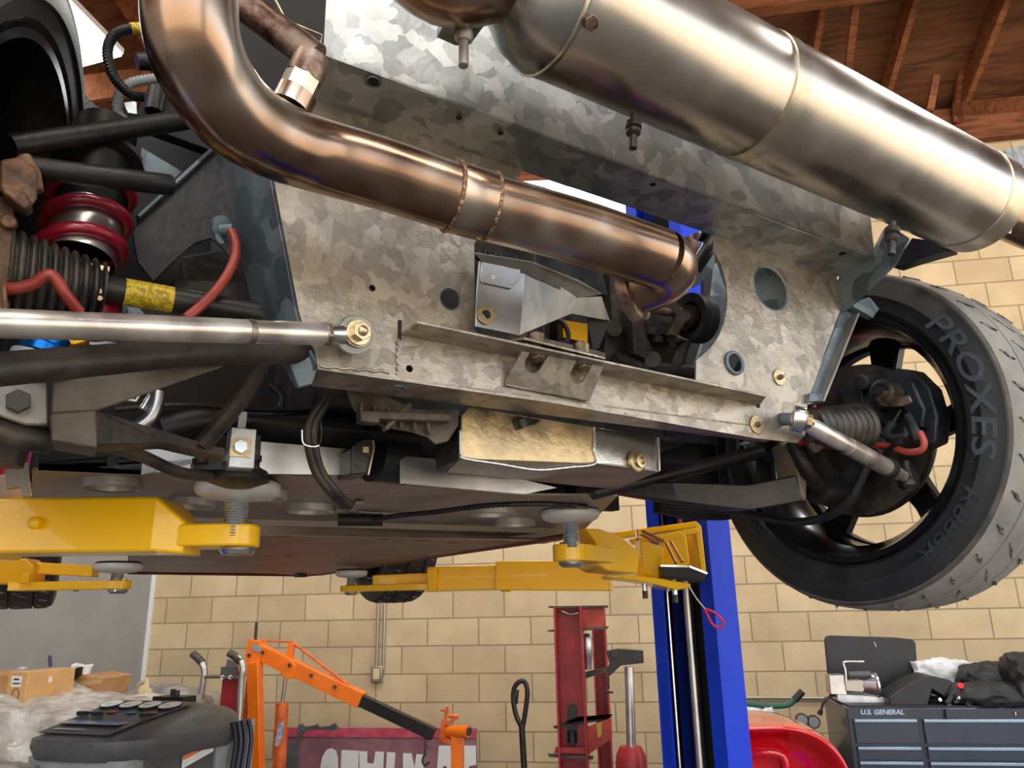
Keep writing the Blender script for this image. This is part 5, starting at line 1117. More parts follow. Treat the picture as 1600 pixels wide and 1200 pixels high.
b = B(); b.tube([H(399, 1000, HY + .05), H(401, 972, HY + .05)], .010, 8); b.obj('release_handle', IRON, t)
b = B()
for x in (388, 410, 452, 486, 523): b.cyl(H(x if x > 400 else 389, 1024 if x < 400 else 1013 + (x - 396) * .476, HY - .002), H(x if x > 400 else 389, 1024 if x < 400 else 1013 + (x - 396) * .476, HY - .012), .012, n=10)
b.obj('boom_bolts', BLK, t)
b = B()
for i in range(5): b.tube(circ(H(664 + (i % 2), 1152 + i * 5, HY + .03), X1 if i % 2 else Y1, Z1, .010, 10), .0035, 6, closed=True)
b.tube([H(665, 1176, HY + .03), H(660, 1188, HY + .03), H(664, 1196, HY + .03), H(671, 1190, HY + .03)], .007, 8, smooth=4); b.obj('chain_hook', IRON, t)
# second orange stand on the right of the sign
GY = 5.1
t = TH('engine_stand', H(712, 1150, GY), 'small rusty orange engine stand on the right end of the maroon sign', 'engine stand')
G = lambda x, y, Y=GY: Wy(x, y, Y)
b = B(); p = G(715, 1150); b.bar(Vector((p.x, GY, .06)), G(715, 1142), X1, .07, .07); b.obj('post', ORNG, t, bevel=.003)
b = B(); b.cyl(G(694, 1143, GY + .03), G(732, 1143, GY - .06), .036, n=20); b.mi = 1; b.cyl(G(732, 1143, GY - .06), G(734, 1143, GY - .065), .024, n=20); b.obj('swivel_head', [ORNG, IRON], t)
b = B(); b.bar(G(690, 1162), G(694, 1124), X1, .03, .03); b.bar(G(694, 1132), G(699, 1104), X1, .016, .016); b.bar(G(697, 1132), G(714, 1121), Z1, .02, .02); b.cyl(G(688, 1109), G(702, 1112), .007); b.tube([G(700, 1118), G(716, 1120)], .014, 8); b.bar(G(692, 1155), G(712, 1160), Z1, .03, .05); b.obj('mounting_fingers', ORNR, t, bevel=.002)
b = B(); b.box(Vector((p.x, GY, .04)), X1 * .3, Y1 * .04, Z1 * .03); b.obj('base', ORNG, t)
# pallet jack handle
t = TH('pallet_jack', Wy(818, 1150, 4.7), 'black pallet jack handle with a loop grip standing between sign and red press', 'pallet jack')
Q = lambda x, y: Wy(x, y, 4.7)
b = B(); b.tube([Q(*q) for q in ((814, 1134), (806, 1116), (802, 1092), (804, 1074), (812, 1065), (820, 1066), (824, 1080), (822, 1104), (817, 1134))], .014, 12, smooth=5, closed=True); b.obj('loop_grip', BLK, t)
b = B(); b.tube([Q(809, 1078), Q(807, 1100)], .008, 10); b.obj('trigger', BLK, t)
b = B(); e_ = Q(819, 1200); b.tube([Q(815, 1130), e_, e_ + (e_ - Q(815, 1130)) * 2.6], .018, 14); b.obj('handle_tube', BLK, t)
b = B(); q_ = e_ + (e_ - Q(815, 1130)) * 2.6; b.box(Vector((q_.x, q_.y, q_.z * .5)), X1 * .12, Y1 * .10, Z1 * (q_.z * .5)); b.obj('pump_body', BLK, t, bevel=.01)
# red shop press
PY = 4.9
P_ = lambda x, y, Y=PY: Wy(x, y, Y)
t = TH('shop_press', P_(905, 1100), 'tall red steel shop press frame left of the blue column', 'press')
def chan(x0, x1, x2, ytop, Y, name, m):
    b = B(); a_ = P_(x0, ytop, Y); c_ = P_(x1, ytop, Y); zt = a_.z
    w = c_.x - a_.x
    b.box(Vector((a_.x + w / 2, Y + .05, zt / 2)), X1 * (w / 2), Y1 * .004, Z1 * (zt / 2))
    b.box(Vector((a_.x + .006, Y + .0, zt / 2)), X1 * .006, Y1 * .055, Z1 * (zt / 2)); b.box(Vector((c_.x - .006, Y + .0, zt / 2)), X1 * .006, Y1 * .055, Z1 * (zt / 2))
    return b.obj(name, m, t, bevel=.002)
chan(866, 909, 0, 948, PY, 'upright', PRED); chan(924, 945, 0, 948, PY + .35, 'upright', PRED)
b = B(); b.prism([P_(*q, PY + .045) for q in ((886, 1160), (886, 1108), (889, 1101), (894, 1099), (900, 1101), (903, 1108), (903, 1160), (900, 1165), (889, 1165))], -Y1 * .002); b.obj('slot_cutout', BLK, t)
b = B(); b.prism([P_(*q) for q in ((908, 949), (943, 947), (943, 980), (908, 982))], Y1 * .05); b.obj('top_beam', PREDD, t, bevel=.002)
b = B()
for q in (((856, 947), (950, 946), (948, 950), (858, 950)), ((908, 981), (951, 979), (948, 983), (908, 986)), ((855, 985), (866, 984), (866, 987), (857, 987))): b.prism([P_(*k_, PY - .02) for k_ in q], Y1 * .12)
b.obj('flange_plate', IRON, t)
b = B(); c_ = P_(917, 1003, PY + .1); b.lathe([(.02, .05), (.035, .02), (.04, -.05), (.03, -.09), (.022, -.16)], c_, Z1, 18, (True, True)); b.obj('press_ram', ALU, t)
b = B(); b.prism([P_(*q, PY + .02) for q in ((864, 1136), (905, 1121), (957, 1117), (950, 1124), (912, 1131), (868, 1139))], Z1 * .004); b.obj('bed_plate', IRON, t)
b = B(); b.prism([P_(*q, PY + .06) for q in ((915, 1050), (950, 1042), (950, 1050), (915, 1060))], Y1 * .04); b.obj('ram_plate', IRON, t)
b = B(); b.prism([P_(*q) for q in ((916, 1138), (955, 1122), (956, 1154), (918, 1180))], Y1 * .05); b.mi = 1; b.prism([P_(*q, PY - .001) for q in ((932, 1132), (940, 1128), (940, 1150), (934, 1153))], -Y1 * .001); b.obj('bed_beam', [PREDD, STICK], t, bevel=.002)
b = B(); b.prism([P_(*q, PY - .03) for q in ((868, 1168), (916, 1168), (918, 1178), (866, 1177))], Y1 * .03); b.mi = 1; b.prism([P_(*q, PY - .04) for q in ((856, 1178), (928, 1182), (926, 1187), (858, 1183))], Y1 * .02); b.obj('lower_rail', [PRED, IRON], t)
b = B(); b.tube([P_(893, 1143), P_(894, 1160)], .026, 14); b.obj('bottle', BLK, t); 
b = B(); b.tube([P_(878, 955), P_(892, 960), P_(904, 958)], .005, 8); b.obj('hook', ZINC, t)
# transmission jack with black head
t = TH('transmission_jack', Wy(985, 1100, 4.3), 'chrome ram jack with a black head beside the blue column', 'jack')
Q = lambda x, y, Y=4.3: Wy(x, y, Y)
b = B(); b.cyl(Q(983, 1042), Q(987, 1190), .024, n=20); b.obj('ram', ALU, t)
b = B(); b.prism([Q(*q) for q in ((947, 1018), (965, 1014), (1005, 1017), (1006, 1036), (988, 1038), (970, 1040), (952, 1057), (948, 1052), (952, 1036))], Y1 * .08); b.cyl(Q(960, 1022, 4.29), Q(960, 1022, 4.30), .024, n=18); b.obj('saddle', BLK, t, bevel=.003)
b = B(); b.box(Q(997, 1027, 4.295), X1 * .022, Y1 * .004, Z1 * .014); b.obj('saddle_insert', IRON, t)
b = B(); b.tube([Q(950, 1055), Q(951, 1076)], .006, 8); b.tube([Q(944, 1081), Q(958, 1082)], .005, 8); b.obj('locking_screw', BLK, t)
b = B(); b.lathe([(.055, .10), (.075, .06), (.08, 0), (.08, -.4)], Q(987, 1200), Z1, 24, (True, True)); b.obj('jack_body', PRED, t)
b = B(); bs = Q(987, 1200); b.box(Vector((bs.x, bs.y, .05)), X1 * .3, Y1 * .04, Z1 * .03); b.box(Vector((bs.x, bs.y, .05)), X1 * .04, Y1 * .3, Z1 * .03); b.tube([Vector((bs.x, bs.y, .08)), Vector((bs.x, bs.y, .9))], .05, 16); b.obj('base', PRED, t)

# red and chrome cart left of the hoist
CY = 4.6
Q = lambda x, y, Y=CY: Wy(x, y, Y)
t = TH('lifting_cart', Q(345, 1150), 'red backed cart with two bent chrome handles beside the grey service machine', 'cart')
b = B(); b.prism([Q(*q, CY + .03) for q in ((348, 1056), (372, 1056), (366, 1260), (326, 1260))], Y1 * .03); b.obj('back_panel', PRED, t, bevel=.003)
b = B(); b.tube([Q(303, 1023), Q(312, 1032), Q(319, 1046), Q(318, 1062), Q(308, 1116)], .019, 16, smooth=4); b.mi = 1; b.tube([Q(301, 1021), Q(310, 1029), Q(316, 1036)], .023, 14); b.obj('handle', [ALU, IRON], t)
b = B(); b.tube([Q(360, 1021), Q(374, 1030), Q(380, 1046), Q(376, 1080), Q(366, 1260)], .019, 16, smooth=4); b.mi = 1; b.tube([Q(358, 1020), Q(368, 1026), Q(376, 1034)], .023, 14); b.obj('handle', [ALU, IRON], t)
b = B(); b.bar(Q(322, 1058), Q(377, 1058), Z1, .012, .045); b.box(Q(358, 1050, CY + .01), X1 * .05, Y1 * .01, Z1 * .03); b.mi = 1; b.cyl(Q(348, 1058, CY - .01), Q(348, 1058, CY - .02), .012, n=14); b.cyl(Q(360, 1058, CY - .01), Q(360, 1058, CY - .02), .012, n=14); b.obj('bracket', [GREYP, ALU], t)
b = B(); b.bar(Q(336, 1127), Q(370, 1127), Z1, .012, .045); b.obj('bracket', GREYP, t)
b = B(); b.prism([Q(*q, CY + .04) for q in ((355, 1030), (368, 1034), (375, 1056), (352, 1044))], Y1 * .02); b.obj('head_plate', mat('dusty_pink_metal', (128, 104, 100), .5, .2), t)
b = B(); b.tube([Q(329, 1155, CY - .1), Q(340, 1162, CY - .1), Q(341, 1175, CY - .1), Q(325, 1187, CY - .1)], .004, 8, smooth=4); b.obj('pink_hose', mat('pink_hose', (214, 120, 130), .4), t)
# dark jagged plate by the sign
b = B(); b.prism([Wy(*q, 5.35) for q in ((466, 1133), (471, 1131), (474, 1136), (492, 1134), (494, 1131), (498, 1137), (516, 1134), (522, 1130), (527, 1138), (520, 1142), (497, 1140), (476, 1143), (468, 1152), (466, 1240), (438, 1245), (450, 1165), (462, 1160))], Y1 * .03); q_ = Wy(452, 1245, 5.35); b.box(Vector((q_.x, 5.365, q_.z / 2 + .01)), X1 * .05, Y1 * .014, Z1 * (q_.z / 2 - .005)); tag(b.obj('metal_template', mat('dull_grey_plate', (78, 80, 82), .6, .2, (100, 102, 104), scale=9)), 'jagged dark grey plate leaning on the left end of the maroon sign', 'metal plate')

# pile of wrapped goods with boxes, left
t = TH('wrapped_pile', Wy(60, 1150, 3.9), 'bulky pallet pile under crinkled clear stretch wrap below the boxes', 'wrapped pallet')
random.seed(3)
RND = .28
def lump(name, c, hx, hy, hz, m, amp=.05, fr=3.0, lab=None, par=None, n=26, rot=0, top=1):
    b = B(); bm = b.bm; bmesh.ops.create_cube(bm, size=2); bmesh.ops.subdivide_edges(bm, edges=bm.edges, cuts=n, use_grid_fill=True)
    from mathutils import noise
    M3 = Matrix.Rotation(rot, 3, 'Z')
    for v_ in bm.verts:
        p = v_.co.copy(); q = Vector((math.copysign(abs(p.x) ** .75, p.x), math.copysign(abs(p.y) ** .75, p.y), p.z)); k_ = max(abs(p.x), abs(p.y), abs(p.z)); sp_ = p.normalized() * 1.25
        q = p.lerp(sp_, RND); w = Vector((q.x * hx, q.y * hy, q.z * hz)); no = noise.noise(w * fr * 2 + c) * amp + noise.noise(w * fr * 6 + c) * amp * .5 + abs(noise.noise(w * fr * 14)) * amp * .25
        v_.co = c + M3 @ (w + p.normalized() * no)
    return b.obj(name, m, par, sharp=180)
c = Wy(70, 1105, 3.7); topz = c.z
lump('wrapped_load', Vector((c.x - .15, 3.75, topz * .5 + .06)), .75, .42, topz * .5 - .03, WRAP, .05, 3, par=t)
b = B(); b.box(Vector((c.x - .1, 3.75, .07)), X1 * .6, Y1 * .4, Z1 * .06); b.obj('pallet', TIMB, t)
c2 = Wy(275, 1083, 4.6)
tag(lump('grey_dust_sheet', Vector((c2.x - .1, 4.6, c2.z * .5)), .28, .3, c2.z * .5, GBAG, .04, 3), 'grey sheeted heap between wrapped pallet and red cart', 'sheet')
tag(lump('grey_bag', Wy(-12, 1200, 2.6) - Z1 * .3, .10, .12, .31, GBAG, .03, 3), 'beige sack at the bottom left corner of the picture', 'sack')
def cbox(name, cs, depth, m, label, group=None):
    t = thing(name, Vector(((cs[0] + cs[2]).x / 2, (cs[0] + cs[2]).y / 2, min(q.z for q in cs))), label, 'box', group)
    b = B(); b.prism(cs, depth); o = b.obj('carton', m, t, bevel=.003); return t, o
BY = 3.55
Q = lambda x, y, Y=BY: Wy(x, y, Y)
zb = Q(20, 1105).z; zt_ = Q(20, 1052).z
A0, A1, A2 = Q(6, 1104), Q(36, 1106, BY - .02), Wy(112, 1092, BY + .25)
A0.z = A1.z = A2.z = zb; dep = A2 - A1; hh = UP * (Q(36, 1050, BY - .02).z - zb)
t = thing('cardboard_box', FL(A1) + UP * zb, 'long brown cardboard box with white shipping label on the wrapped pile', 'box')
b = B(); b.prism([A0, A1, A1 + hh, A0 + hh], dep); b.obj('carton', CARD, t, bevel=.003)
d01 = (A1 - A0); nf = Vector((d01.y, -d01.x, 0)).normalized()
b = B(); b.prism([A0 + d01 * k_[0] + hh * k_[1] + nf * .001 for k_ in ((.2, .58), (.75, .58), (.75, .88), (.2, .88))], nf * .001); b.mi = 1; b.box(A0 + d01 * .47 + hh * .79 + nf * .003, d01 * .14, nf * .0004, UP * .004); b.box(A0 + d01 * .5 + hh * .67 + nf * .003, d01 * .2, nf * .0004, UP * .003); b.obj('shipping_label', [PAPER, BLK], t)
b = B(); cL = A0 + d01 * .52 + hh * .36 + nf * .002; du = d01.normalized(); b.tube([cL + du * (.022 * math.cos(a_)) + UP * (.026 * math.sin(a_)) for a_ in [R(-60 + 300 * i / 14) for i in range(15)]], .0016, 6); b.prism([cL - UP * .036 - du * .010, cL - UP * .036 + du * .010, cL - UP * .052], nf * .001); b.obj('printed_mark', BLK, t)
nl = Vector((-dep.y, dep.x, 0)).normalized(); nl = -nl if nl.y > 0 else nl
b = B(); b.prism([A1 + dep * k_[0] + hh * k_[1] + nl * .0008 for k_ in ((.44, .62), (.52, .66), (.50, .80), (.44, .82))], nl * .0006); b.obj('torn_spot', PAPER, t)
c_ = Wy(137, 1090, 3.95)
t = thing('cardboard_box', c_ - UP * .02, 'smaller open cardboard box to the right of the long box', 'box')
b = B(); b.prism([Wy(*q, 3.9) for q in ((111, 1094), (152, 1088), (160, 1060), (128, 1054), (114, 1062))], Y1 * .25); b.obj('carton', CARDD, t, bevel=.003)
b = B(); b.prism([Wy(*q, 3.895) for q in ((113, 1066), (160, 1060), (158, 1068), (113, 1075))], -Y1 * .002); b.obj('tape', mat('tape', (188, 150, 112), .3), t)
t = thing('cardboard_box', Wy(0, 1100, 3.75), 'plain cardboard box cut by the left edge behind the long box', 'box')
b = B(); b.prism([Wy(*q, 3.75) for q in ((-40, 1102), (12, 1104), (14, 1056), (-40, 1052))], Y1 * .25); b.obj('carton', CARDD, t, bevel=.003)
b = B(); b.prism([Wy(*q, 3.85) for q in ((14, 1052), (28, 1042), (34, 1046), (30, 1056), (16, 1060))], Y1 * .05); tag(b.obj('crumpled_wrap', WRAP), 'crumpled clear film poking out behind the long cardboard box', 'plastic film')
b = B(); b.prism([Wy(*q, 3.88) for q in ((114, 1046), (124, 1042), (122, 1056), (115, 1062))], Y1 * .03); tag(b.obj('black_bracket', BLK), 'small black bracket between the two cardboard boxes', 'bracket')
tag(lump('packing_paper', Wy(127, 1052, 3.95), .035, .03, .04, PLBAG, .02, 8, n=10), 'crumpled white packing paper in the small open box', 'packing paper')
b = B(); p0 = Wy(79, 1042, 3.8); b.tube([p0, Wy(78, 1030, 3.8), Wy(78, 1024, 3.8)], [.008, .009, .007], 10); tag(b.obj('screwdriver', mat('navy_plastic', (44, 50, 84), .3)), 'dark blue tool handle upright behind the long box', 'screwdriver')
t = thing('band_clamp_tool', Wy(224, 1085, 4.3), 'cream coloured plastic clamp on top of the wrapped goods', 'clamp')
b = B(); Qc = lambda x, y: Wy(x, y, 4.3)
b.plate([Qc(*q) for q in ((213, 1068), (227, 1060), (229, 1080), (215, 1084))], [[Qc(*q) for q in ((218, 1070), (225, 1066), (226, 1076), (219, 1078))]], Y1 * .03); b.obj('frame', CREAM, t)
b = B(); b.cyl(Qc(225, 1078), Wy(225, 1078, 4.26), .03, n=18); b.cyl(Wy(232, 1080, 4.3), Wy(232, 1080, 4.27), .018, n=14); b.obj('dial', CREAM, t)

# grey refrigerant service machine
MY = 3.05
t = TH('service_machine', Wy(210, 1150, MY), 'dark grey air conditioning service machine with a sloping panel of dials', 'machine')
nose = Wy(96, 1168, MY - .36); back = Wy(330, 1135, MY + .42)
hc = Vector(((nose.x + back.x) / 2, (nose.y + back.y) / 2, 0)); fx = Vector((nose.x - back.x, nose.y - back.y, 0)); Lh = fx.length; fx.normalize(); sy = Vector((-fx.y, fx.x, 0))   # fx to the nose, sy sideways
if sy.y < 0: sy = -sy
def HP(u_, v_, z): return hc + fx * u_ * Lh / 2 + sy * v_ * .27 + UP * z
zl = nose.z; zt2 = Wy(235, 1095, MY + .1).z
def rr_(z, u0, u1, w, k=.35, n=28):
    out = []
    for i in range(n):
        a_ = 2 * math.pi * i / n; cx_, sx_ = math.cos(a_), math.sin(a_); e_ = .55
        uu_ = math.copysign(abs(cx_) ** e_, cx_); vv_ = math.copysign(abs(sx_) ** e_, sx_)
        out.append((uu_, vv_))
    return [HP((u0 + u1) / 2 + a_ * (u1 - u0) / 2, b_ * w, (z(((u0 + u1) / 2 + a_ * (u1 - u0) / 2)) if callable(z) else z)) for a_, b_ in out]
zl2 = back.z - .02
base = lambda u_: zl + (zl2 - zl) * (1 - u_) / 2 * .6
topf = lambda u_: zl + .03 + (zt2 - zl - .03) * min(1, (1 - u_) / 1.05) if u_ > -.2 else zt2 - (-.2 - u_) * .07
b = B(); 
b.loft([rr_(lambda u_: base(u_) - .05, -1, .96, .95), rr_(lambda u_: base(u_) - .01, -1.0, 1.0, 1.0), rr_(lambda u_: base(u_) + .02, -.99, .99, .98)])
NU, NV = 40, 26; gv = []
for i in range(NU + 1):
    u_ = -.985 + 1.97 * i / NU; row = []
    for j in range(NV + 1):
        v_ = -1 + 2 * j / NV; wv = .97 * (1 - abs(u_) ** 5 * .55)
        fo = max(0, 1 - abs(v_) ** 5) ** .5 * max(0, 1 - abs(u_) ** 12) ** .5
        row.append(b.bm.verts.new(HP(u_, v_ * wv, base(u_) + (topf(u_) - base(u_)) * fo)))
    gv.append(row)
for i in range(NU):
    for j in range(NV): b.bm.faces.new((gv[i][j], gv[i][j + 1], gv[i + 1][j + 1], gv[i + 1][j]))
b.obj('hood', GREYP, t, sharp=60)
b = B(); b.loft([rr_(.12, -.95, .9, .9), rr_(lambda u_: base(u_) - .04, -.95, .9, .9)]); b.obj('cabinet', GREYP, t, sharp=60)
b = B(); b.loft([rr_(.3, .5, .915, .86), rr_(lambda u_: base(u_) - .045, .5, .915, .86)]); b.obj('front_cover', GREYL, t, sharp=60)
def PN(u_, v_, h=0):
    s_ = (topf(-.1) - topf(.7)) / (.8 * Lh / 2); n_ = (UP + fx * s_).normalized()
    return HP(u_, v_, topf(u_)) + n_ * h, n_
b = B(); q = [PN(.90, -.60)[0], PN(.90, .60)[0], PN(-.10, .74)[0], PN(-.10, -.74)[0]]; n_ = PN(.3, 0)[1]; b.prism(q, n_ * .004); b.obj('control_panel', GREYP if False else mat('panel_dark', (58, 60, 64), .35), t, bevel=.003)
for i, (v_, cm, cm2) in enumerate(((.54, REDM, SKYB), (.18, REDM, REDM), (-.18, SKYB, SKYB), (-.54, REDM, REDM))):
    p, n_ = PN(.10, v_, .004); b = B(); b.cyl(p, p + n_ * .006, .046, n=26); b.mi = 1; b.cyl(p + n_ * .006, p + n_ * .0068, .042, n=26); b.mi = 2
    b.bar(p + n_ * .0072, p + n_ * .0072 + (fx + sy * .4) * .024, n_, .001, .003); b.obj('gauge', [BLK, WHITE, BLK], t)
    p, n_ = PN(.31, v_ + .05, .0045); b = B(); b.box(p, fx * .012, sy * .022, n_ * .001); b.obj('gauge_label', cm2, t)
for v_ in (.58, .3, -.56):
    p, n_ = PN(.42, v_, .004); b = B(); b.bar(p + n_ * .008 - sy * .02, p + n_ * .008 + sy * .02 + fx * .01, n_, .014, .012); b.obj('valve_knob', BLK, t)
b = B(); p, n_ = PN(.60, .05, .0045); b.box(p, fx * .045, sy * .14, n_ * .001); b.mi = 1
for i in range(5):
    for j in range(3):
        if (i + j) % 4: b.box(p + sy * (-.1 + .045 * i) + fx * (-.026 + .026 * j) + n_ * .0015, fx * .008, sy * .015, n_ * .0006)
b.obj('keypad', [GREYL, SKYB], t)
b = B(); p, n_ = PN(.80, .2, .0045); b.box(p, fx * .012, sy * .07, n_ * .001); b.obj('printed_strip', GREYL, t)
sp_ = lambda u_, z, o=0: HP(u_, -1.0 * .9, z) - sy * (.004 + o)
b = B(); b.prism([sp_(.16, zl - .12), sp_(-.28, zl - .085), sp_(-.28, zl - .045), sp_(.16, zl - .075)], -sy * .002); LBp = b.obj('warning_label', PAPER, t)
b = B(); b.prism([sp_(.16, zl - .09, .003), sp_(-.28, zl - .058, .003), sp_(-.28, zl - .045, .003), sp_(.16, zl - .075, .003)], -sy * .001); b.obj('orange_heading', ORL, t)
b = B(); b.box(HP(-.62, -.9, zl - .10), fx * .12, sy * .008, UP * .10); b.obj('hose_recess', GREYL, t)
for u_ in (-.52, -.60, -.68, -.78):
    b = B(); b.tube([HP(u_, -.96, zl + .01), HP(u_ - .02, -1.02, zl - .07), HP(u_ + .03, -1.04, zl - .2), HP(u_ - .05, -1.02, zl - .34)], .010, 10, smooth=4); b.obj('service_hose', RUB if u_ > -.6 else mat('navy_hose', (40, 44, 70), .4), t)
b = B(); b.box(HP(-.45, .1, topf(-.45) + .005), fx * .04, sy * .08, UP * .02); b.cyl(HP(-.5, .2, topf(-.45)), HP(-.5, .2, topf(-.45) + .05), .012); b.cyl(HP(-.4, 0, topf(-.45)), HP(-.4, 0, topf(-.45) + .05), .012); b.obj('bottle_tray', BLK, t)
b = B(); b.cyl(HP(.8, .95, .1), HP(.8, 1.05, .1), .1); b.cyl(HP(-.8, .95, .1), HP(-.8, 1.05, .1), .1); b.cyl(HP(.8, -1.05, .1), HP(.8, -.95, .1), .1); b.cyl(HP(-.8, -1.05, .1), HP(-.8, -.95, .1), .1); b.obj('castors', RUB, t)

# green handled cart, regulator gauges and red shell near the chest
Q = lambda x, y, Y=4.4: Wy(x, y, Y)
t = TH('hand_truck', Q(1200, 1110), 'green handled cart leaning behind the blue column', 'hand truck')
b = B(); b.tube([Q(1140, 1098), Q(1170, 1100), Q(1200, 1103), Q(1228, 1102), Q(1240, 1095), Q(1250, 1083)], .014, 14, smooth=5); b.tube([Q(1196, 1103), Q(1199, 1125), Q(1200, 1240)], .012, 12); b.mi = 1; b.tube([Q(1241, 1094), Q(1254, 1080)], .018, 14); b.obj('handle', [GREENP, BLK], t)
b.mi = 0; b = B(); z_ = Q(1200, 1240); b.tube([z_, Vector((z_.x, z_.y, .05))], .012, 12); b.box(Vector((z_.x, z_.y, .03)), X1 * .2, Y1 * .15, Z1 * .01); b.obj('toe_plate', GREENP, t)
tag(lump('rag_bundle', Q(1182, 1122, 4.42), .07, .05, .05, PLBAG, .03, 9, n=10), 'bundle of light rags behind the top of the red shell', 'rags')
t = TH('gas_cylinder', Q(1262, 1140, 4.78), 'gas cylinder with two round gauges behind the shiny red fender', 'gas cylinder')
b = B(); c_ = Q(1262, 1150, 4.78); b.lathe([(.02, .03), (.03, .0), (.075, -.06), (.085, -.12), (.085, .01 - c_.z)], c_, Z1, 24, (True, True)); b.obj('cylinder_body', IRON, t)
for x, y in ((1252, 1124), (1270, 1127)):
    b = B(); p = Q(x, y, 4.7); b.cyl(p, p - Y1 * .03, .034, n=24); b.cyl(p, Q(1261, 1146, 4.78), .008, n=8); g_ = b.obj('gauge', IRON, t); b = B(); b.cyl(p - Y1 * .03, p - Y1 * .032, .027, n=24); b.obj('dial_face', GREYL, g_)
t = TH('red_fender', Wy(1235, 1190, 3.6), 'shiny red rounded fender panel standing at the lower right', 'car body panel')
Qr = lambda x, y, Y: Wy(x, y, Y)
b = B()
prof = [(1120, 1132), (1172, 1131), (1210, 1129), (1240, 1133), (1270, 1145), (1292, 1165), (1308, 1190), (1318, 1230), (1325, 1280)]
rings = []
for Y_, s in ((3.6, .86), (3.5, .93), (3.42, 1.0), (3.44, 1.035), (3.7, 1.04), (4.0, 1.0)):
    rings.append([Qr(1120 + (x - 1120) * s + (0), 1300 + (y - 1300) * s, 3.6) + Y1 * (Y_ - 3.6) for x, y in prof])
rings = [[Vector((p.x, p.y, max(p.z, .02))) for p in r_] + [Vector((r_[-1].x, r_[-1].y, .02))] for r_ in rings]
bm = b.bm; vr = [[bm.verts.new(p) for p in r_] for r_ in rings]
for i in range(len(vr) - 1):
    for j in range(len(vr[0]) - 1): bm.faces.new((vr[i][j], vr[i][j + 1], vr[i + 1][j + 1], vr[i + 1][j]))
fr = [bm.verts.new(p) for p in [Vector((rings[0][0].x, rings[0][0].y, .02))]]
for j in range(len(vr[0]) - 1): bm.faces.new((vr[0][j], vr[0][j + 1], fr[0]))
o = b.obj('fender_shell', mat('glossy_red', (222, 8, 30), .16, 0, coat=1.0), t, subd=2, sharp=180)
b = B(); b.tube([Qr(1172, 1178, 3.56), Qr(1196, 1175, 3.55), Qr(1224, 1182, 3.55), Qr(1230, 1215, 3.55)], .02, 12, smooth=4); b.obj('raised_rib', MATS['glossy_red'], t)

# tool chest
CY0 = 4.3
Q = lambda x, y, Y=CY0: Wy(x, y, Y)
ztp = Q(1400, 1106).z; x0 = Q(1322, 1106).x; x1 = x0 + 1.55
t = thing('tool_chest', Vector(((x0 + x1) / 2, CY0 + .25, 0)), 'dark blue steel tool chest with wide drawers at the right', 'tool chest')
b = B(); b.box(Vector(((x0 + x1) / 2, CY0 + .25, (ztp + .1) / 2)), X1 * ((x1 - x0) / 2), Y1 * .25, Z1 * ((ztp - .1) / 2)); b.obj('cabinet', CHEST, t, bevel=.006)
b = B(); b.box(Vector(((x0 + x1) / 2, CY0 + .25, ztp + .004)), X1 * ((x1 - x0) / 2 - .02), Y1 * .23, Z1 * .004); b.obj('rubber_mat', RUB, t)
def zy(y): return Q(1400, y).z
xa, xb_, xc_, xd = Q(1333, 1125).x, Q(1430, 1125).x, Q(1441, 1125).x, x1 - .03
rows = [(1123, 1161), (1166, 1186), (1189, 1206), (1210, 1226), (1230, 1246), (1250, 1280), (1284, 1314)]
for y0_, y1_ in rows:
    for l_, r_ in ((xa, xb_), (xc_, xd)):
        z_1, z_0 = zy(y0_), zy(y1_)
        if z_0 < .12: continue
        b = B(); b.box(Vector(((l_ + r_) / 2, CY0 - .008, (z_0 + z_1) / 2)), X1 * ((r_ - l_) / 2), Y1 * .008, Z1 * ((z_1 - z_0) / 2)); dr = b.obj('drawer', CHESTF, t, bevel=.002)
        b = B(); b.box(Vector(((l_ + r_) / 2, CY0 - .02, z_1 - .006)), X1 * ((r_ - l_) / 2), Y1 * .008, Z1 * .007); b.obj('drawer_pull', TRIMB, dr, bevel=.002)
b = B(); add_text(b, 'U.S. GENERAL', Q(1345, 1116) - Y1 * .002, X1, UP, .03, .001, fit=Q(1413, 1116).x - Q(1345, 1116).x, bold=.0012, shear=.2); b.obj('brand_lettering', TRIMB, t)
b = B(); b.cyl(Q(1587, 1115), Q(1587, 1115, CY0 - .006), .016, n=20); b.mi = 1; b.box(Q(1587, 1115, CY0 - .007), X1 * .002, Y1 * .001, Z1 * .009); b.obj('lock', [BLK, ZINC], t)
b = B()
for xx in (x0 + .1, x1 - .1):
    for yy in (CY0 + .08, CY0 + .42): b.cyl(Vector((xx - .02, yy, .05)), Vector((xx + .02, yy, .05)), .05)
b.obj('castors', RUB, t)
# things on the chest
ZT = ztp + .008
def on(x, Y): return Vector((Wy(x, 1100, Y).x, Y, ZT))
t = thing('rounded_panel', on(1362, 4.72), 'upright black rounded panel standing at the back of the tool chest', 'panel')
Q = lambda x, y, Y: Wy(x, y, Y)
yy = 4.72
b = B(); pts = [Q(*q, yy) for q in ((1289, 1000), (1292, 994), (1300, 993), (1400, 996), (1426, 999), (1431, 1005), (1434, 1050), (1436, 1110), (1300, 1110))]
for q in pts[-2:]: q.z = ZT
b.prism(pts, Y1 * .03); b.obj('panel', BLKS, t, bevel=.004)
b = B(); add_text(b, 'dyger', Q(1396, 1076, yy - .002), X1, UP, .03, .0005, fit=.065, shear=.3); b.obj('white_script', WHITE, t)
b = B(); b.bar(Q(1366, 1003, yy - .002), Q(1369, 1011, yy - .002), X1, .008, .001); b.obj('scratch', GREYL, t)
t = thing('metal_vise', on(1345, 4.45), 'bright metal clamp fixture on a slab at the left end of the tool chest', 'fixture')
Yv = 4.45
